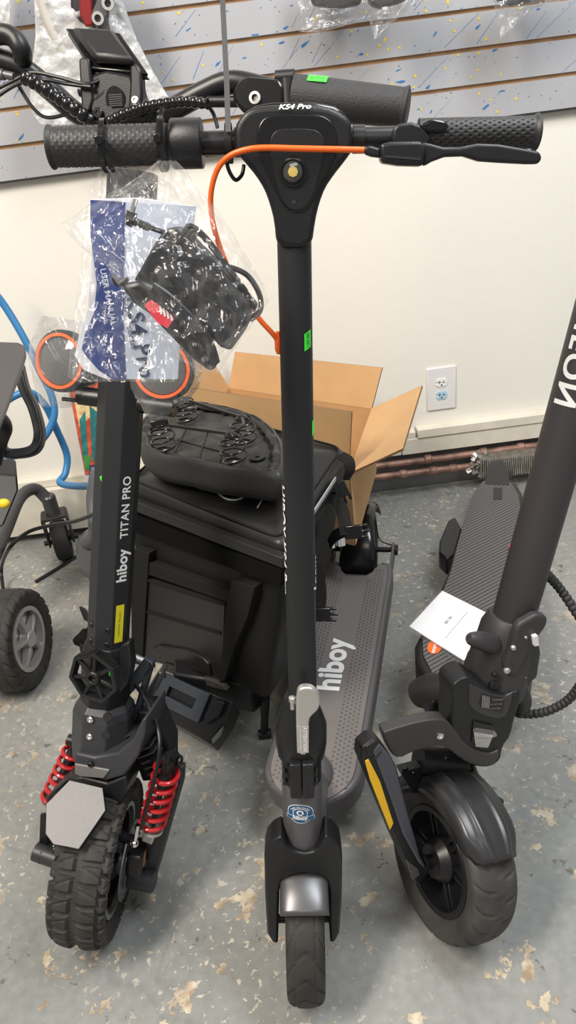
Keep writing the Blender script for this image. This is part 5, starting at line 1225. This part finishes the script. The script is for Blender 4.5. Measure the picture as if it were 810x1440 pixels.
# ------------------------------------------------------------------ clear bags hanging on the left grip
def film_bag(par, outline, d0, thick, seed, nm='film', m=FILM, nj=60, crease=1.0, taper=0):
    """two crumpled film walls joined round the traced outline; outline = list of (left, right, y) rows in the photo"""
    g = []
    rows = []
    for i in range(len(outline)-1):
        a, b = outline[i], outline[i+1]
        n = max(2, int(abs(b[2]-a[2])/4))
        for k in range(n): s = k/n; rows.append([a[q]+(b[q]-a[q])*s for q in range(3)])
    rows.append(list(outline[-1]))
    y0, y1 = rows[0][2], rows[-1][2]
    for L, Rr, y in rows:
        v_ = (y-y0)/(y1-y0); tk = thick*(.15+.85*min(1, v_*2.2))*(1 if v_ < .9 else 1-(v_-.9)*7); row = []
        for j in range(2*nj):
            a = PI*j/nj; fr_ = cos(a); x = (L+Rr)/2 - (Rr-L)/2*fr_
            q = V((x*.03+seed, y*.018, sin(a)*1.5)); nz_ = noise.noise(q*1.6)*.010 + noise.noise(q*4.5)*.005
            pleat = .0025*sin(fr_*26+3*noise.noise(q))*max(0, 1-v_*2.5)
            row.append(atD(x, y+2.5*noise.noise(q*2), d0 - sin(a)*tk - (nz_+pleat)*crease*(1 if j < nj else -.6)))
        g.append(row)
    return MB().sheet(g, True).build(nm, m, par, smooth=75)
DG = .655
t = thing('document_bag', atD(185, 530, DG), 'clear plastic bag with the blue and grey user manual hanging from left grip', 'plastic bag')
film_bag(t, [(148, 176, 222), (140, 200, 238), (128, 245, 262), (120, 262, 300), (112, 262, 380), (104, 256, 450), (98, 250, 500), (96, 246, 530), (112, 246, 537)], .672, .012, 1.0)
t = thing('user_manual', atD(185, 533, .665), 'blue and pale grey user manual booklet inside the clear hanging bag', 'manual')
MF = Fr(atD(190, 410, .684), V((.015, .10, 1)), V((1, -.03, 0)))
bk = MB().px(MF, [(129, 280), (196, 278), (276, 290), (266, 360), (256, 430), (250, 533), (192, 533), (150, 533), (118, 520), (106, 500), (112, 470), (124, 430), (128, 380)], -.003, .002, 0).build('booklet', mat('white_booklet_paper', (.62, .64, .70), .5), t, bev=.0006)
MB().px(MF, [(128, 281), (172, 284), (172, 533), (160, 533), (140, 520), (122, 500), (116, 490), (120, 470), (133, 440), (137, 400), (132, 360), (128, 330)], .0022, .0030, 0).build('blue_cover', BLUEPR, bk, smooth=0)
MB().px(MF, [(174, 284), (276, 290), (266, 360), (256, 430), (250, 532), (178, 532), (178, 520), (164, 533), (155, 490), (158, 460), (172, 440)], .0022, .0029, 0).build('grey_cover', GREYPR, bk, smooth=0)
MB().px(MF, [(136, 281), (172, 284), (172, 300), (168, 340), (172, 380), (174, 430), (158, 455), (155, 490), (166, 532), (178, 532), (174, 440), (177, 300), (177, 284)], .0030, .0034, 0).build('blue_cover', BLUEPR, bk, smooth=0)
a = MF.at(196, 475, .0035); text(MB(), 'KS4 Pro', .0215, flatfn(a, -MF.u, MF.s), .02, .0003, 1.1).build('lettering', mat('navy_ink', (.02, .03, .09), .5), bk, smooth=0)
a = MF.at(181, 452, .0035); text(MB(), 'Electric Scooter', .0085, flatfn(a, -MF.u, MF.s), 0, .0003).build('lettering', mat('navy_ink', (.02, .03, .09), .5), bk, smooth=0)
a = MF.at(152, 418, .0035); text(MB(), 'USER MANUAL', .0078, flatfn(a, -MF.u, MF.s), 0.01, .0003).build('lettering', mat('pale_ink', (.5, .55, .7), .5), bk, smooth=0)
t = thing('charger_bag', atD(270, 520, .61), 'clear plastic bag with black charger pinched by a zip tie under the left grip', 'plastic bag')
g = []
film_bag(t, [(222, 246, 226), (206, 262, 240), (176, 276, 262), (130, 296, 285), (86, 320, 315), (110, 338, 345), (150, 356, 375), (165, 372, 402), (190, 378, 425), (210, 345, 470), (240, 322, 500), (285, 308, 524)], .612, .030, 5.0, crease=1.2)
t = thing('battery_charger', atD(290, 485, .63), 'black charger brick with coiled lead and plug inside the clear hanging bag', 'charger')
HFm = Fr(atD(270, 400, .628), V((.0, .15, 1)), V((1, -.1, 0)))
br = MB().px(HFm, [(235, 322), (252, 318), (268, 330), (300, 362), (350, 415), (362, 430), (344, 466), (326, 491), (312, 486), (270, 445), (215, 400), (196, 402), (190, 396), (222, 340)], -.016, .010, .0).build('charger_body', mat('charger_black', (.014, .015, .018), .38), t, bev=.004)
MB().px(HFm, [(172, 400), (200, 392), (216, 400), (262, 428), (276, 455), (300, 492), (308, 512), (298, 522), (275, 505), (240, 470), (212, 440), (190, 425)], .010, .024, .015).build('plug_lead', mat('charger_black', (.014, .015, .018), .38), t, bev=.005)
b = MB()
for k in range(5):
    o = k*4-8; b.tube(spline([HFm.at(214+o*.3, 408-o, .028), HFm.at(238+o*.4, 425-o*.9, .030), HFm.at(266+o*.5, 452-o*.8, .030), HFm.at(290+o*.6, 480-o*.6, .028), HFm.at(304+o*.3, 512-o*.3, .026)], 6), .0022, 8)
b.build('mains_lead', mat('charger_black', (.014, .015, .018), .38), t)
b = MB()
for k in range(3):
    b.tube(spline([HFm.at(258+k*6, 330+k*3, .012), HFm.at(268+k*6, 318+k*5, .014), HFm.at(290+k*5, 335+k*8, .014), HFm.at(318+k*5, 372+k*8, .012), HFm.at(346+k*3, 410+k*6, .008)], 6), .0024, 8)
b.tube(spline([HFm.at(310, 372, .0), HFm.at(345, 385, -.004), HFm.at(364, 412, -.004), HFm.at(366, 436, -.004), HFm.at(352, 450, -.004)], 6), .0024, 8)
b.build('output_lead', mat('charger_black', (.014, .015, .018), .38), t)
MB().px(HFm, [(206, 428), (222, 414), (254, 438), (238, 460), (224, 452)], .026, .0275, .02).build('warning_tag', REDLAB, t, smooth=0)
MB().px(HFm, [(222, 414), (232, 418), (256, 432), (250, 442)], .028, .029, .02).build('warning_tag', REDLAB, t, smooth=0)
b = MB()
for k in range(4):
    a = HFm.at(226+k*5, 436+k*3, .0278); b.box(Fr(a, HFm.u, HFm.s), (0, 0, 0), (.0018, .0004, .007))
b.build('tag_print', WHITE, t, smooth=0)
pg = MB().px(HFm, [(160, 383), (170, 394), (182, 388), (180, 400), (166, 404), (158, 392)], .012, .022, .015).build('mains_plug', mat('charger_black', (.014, .015, .018), .38), t, bev=.003)
for x0, y0, x1, y1 in ((152, 372, 160, 380), (157, 369, 165, 377)): MB().px(HFm, [(x0, y0), (x0+3, y0-1), (x1+3, y1), (x1, y1+1)], .014, .016, .015).build('pin', CHROME, pg)
jk = MB().tube([HFm.at(180, 308, .012), HFm.at(188, 312, .012)], .0052, 12).tube([HFm.at(186, 298, .012), HFm.at(183, 309, .012)], .0046, 12).build('jack_plug', GLOSS, t)
MB().tube([HFm.at(191, 280, .012), HFm.at(186, 298, .012)], .0022, 10).build('pin', CHROME, jk)
MB().tube(spline([HFm.at(188, 311, .012), HFm.at(205, 318, .010), HFm.at(228, 326, .006), HFm.at(245, 334, .004)], 6), [.0034]*8+[.0022]*20, 8).build('cable', BLACK, t)
# zip ties
def ziptie(x, rr, lab, tail, d=0):
    a = BF.loc(BF.at(x, 200, 0))[0]; t = thing('zip_tie', BF.p(a, .018, -.018), lab, 'zip tie', None)
    P = [BF.p(a+.001*sin(q*2), rr*cos(q), .001+rr*1.06*sin(q)) for q in [2*PI*i/36 for i in range(36)]]
    rs = []
    for i, p in enumerate(P):
        q = 2*PI*i/36; dd = BF.n*cos(q)+BF.u*sin(q)
        rs.append([p+BF.s*.0022+dd*.0008, p-BF.s*.0022+dd*.0008, p-BF.s*.0022-dd*.0002, p+BF.s*.0022-dd*.0002])
    MB().rings(rs, True).build('strap', GLOSS, t)
    MB().box(BF, (a, rr+.003, .004), (.007, .006, .007)).build('locking_head', GLOSS, t, bev=.001)
    if tail: MB().strap(spline([BF.at(*q) for q in tail], 6), .0035, .0012, V((1, 0, 0))).build('tail', GLOSS, t)
ziptie(148, .0208, 'zip tie round the middle of the left grip, left of its pair', [(150, 218, .024), (154, 232, .024), (160, 242, .02)])
ziptie(228, .0212, 'zip tie round the inner end of the left grip beside the collar', [(228, 150, .02), (226, 170, .024), (230, 225, .024), (235, 240, .022)])
# long tie hanging from above, looped round the bar
t = thing('hanging_tie', BF.at(322, 188, .014), 'long black tie coming down from above and looped round the handlebar', 'cable tie')
MB().strap([atD(312, -20, .66), atD(316, 60, .655), atD(319, 120, .65), atD(321, 186, .645)], .0048, .0014, V((1, 0, 0))).build('strap', mat('grey_black_tie', (.06, .06, .062), .4), t)
a = BF.loc(BF.at(322, 200, 0))[0]
MB().rings([[BF.p(a+k, r*cos(q), .001+r*sin(q)*1.15) for k, r in ((.003, .0145), (-.003, .0145), (-.003, .0132), (.003, .0132))] for q in [2*PI*i/28 for i in range(28)]], True).build('loop', BLACK, t)
MB().box(BF, (a, .018, -.014), (.009, .007, .007)).build('locking_head', BLACK, t, bev=.001)
MB().tube(spline([BF.at(318, 224, .016), BF.at(322, 240, .014), BF.at(331, 253, .010), BF.at(340, 246, .004), BF.at(343, 232, 0)], 6), .0018, 8).build('tail', BLACK, t)

# ------------------------------------------------------------------ packets hanging on the slatwall
def packet(name, rows, yy, lab, m, inner, seed, thick=.03, content=True):
    o = rows; P = [atY((r[0]+r[1])/2, r[2], yy) for r in rows]
    t = thing(name, P[-1], lab, 'packet', None)
    g = []; rr = []
    for i in range(len(rows)-1):
        a, b = rows[i], rows[i+1]; n = max(2, int(abs(b[2]-a[2])/3))
        for k in range(n): s = k/n; rr.append([a[q]+(b[q]-a[q])*s for q in range(3)])
    rr.append(list(rows[-1])); nj = 40
    for L, Rr, y in rr:
        row = []; v_ = (y-rr[0][2])/(rr[-1][2]-rr[0][2])
        for j in range(2*nj):
            a = PI*j/nj; x = (L+Rr)/2-(Rr-L)/2*cos(a); q = V((x*.03+seed, y*.03, sin(a)))
            row.append(atY(x, y, yy - sin(a)*thick*(1-.7*v_) + .008*noise.noise(q*2.2)+.004*noise.noise(q*6)))
        g.append(row)
    MB().sheet(g, True).build('film', m, t, smooth=75)
    return t
BK = mat('packed_black_part', (.03, .03, .032), .4)
t = packet('hanging_packet', [(420, 600, -60), (418, 592, 0), (420, 560, 18), (421, 450, 45)], 1.96, 'clear packet with black part, leftmost of the packets along the top edge', WRAP, None, 3)
MB().prism([atY(x, y, 1.95) for x, y in ((425, -50), (515, -50), (508, 6), (470, 14), (440, 6))], V((0, .03, 0))).build('packed_part', BK, t, bev=.006)
t = packet('hanging_packet', [(508, 640, -60), (510, 590, 0), (514, 575, 12), (522, 545, 38), (526, 530, 55)], 1.89, 'clear packet with pointed lower corner, middle one along the top edge', WRAP, None, 8)
MB().prism([atY(x, y, 1.88) for x, y in ((515, -50), (600, -50), (570, 2), (535, 12), (520, 5))], V((0, .03, 0))).build('packed_part', BK, t, bev=.006)
t = packet('hanging_packet', [(690, 830, -60), (692, 790, 0), (696, 750, 12), (700, 725, 35), (702, 706, 56)], 1.93, 'clear packet with pointed lower corner, rightmost along the top edge', WRAP, None, 12)
MB().prism([atY(x, y, 1.92) for x, y in ((698, -50), (790, -50), (760, 0), (720, 8), (702, 0))], V((0, .03, 0))).build('packed_part', BK, t, bev=.006)
t = packet('bubble_wrapped_part', [(45, 165, -60), (48, 172, 0), (50, 190, 50), (44, 215, 100), (42, 238, 138), (46, 160, 160), (58, 105, 175)], 1.93, 'bubble wrapped scooter part hanging on slatwall behind the left display', BUBBLE, None, 21, .035)
MB().tube(spline([atY(52, -50, 1.92), atY(62, 10, 1.92), atY(82, 60, 1.92), (atY(112, 105, 1.93))], 8), .012, 14).build('white_rod', mat('pale_plastic', (.5, .48, .44), .4), t)
MB().prism([atY(x, y, 1.90) for x, y in ((96, -60), (150, -60), (152, 20), (150, 36), (134, 40), (108, 30), (98, 10))], V((0, .03, 0))).build('packed_part', BK, t, bev=.008)
MB().prism([atY(x, y, 1.885) for x, y in ((106, -60), (124, -60), (132, 36), (120, 38), (112, 20))], V((0, .01, 0))).build('red_part', mat('dark_red_plastic', (.22, .012, .012), .35), t, bev=.004)
for x, y in ((138, 26), (152, 5)):
    c = atY(x, y, 1.875); f = Fr(c, (0, 0, 1), (1, 0, 0)); MB().ring(f, .0125, .007, -.006, .006, 'n', seg=28).build('steel_eye', SILVER, t)
MB().strap([atY(146, 44, 1.885), atY(140, 20, 1.885), atY(152, -8, 1.885), atY(160, -40, 1.885)], .030, .008, V((1, 0, 0))).build('bracket', GREY, t, bev=.002)
t = packet('bubble_wrapped_part', [(-30, 20, -60), (-30, 16, 0), (-30, 14, 40), (-30, 2, 62)], 1.95, 'grey film wrapped packet in the top left corner of the slatwall', BUBBLE, None, 31, .02)
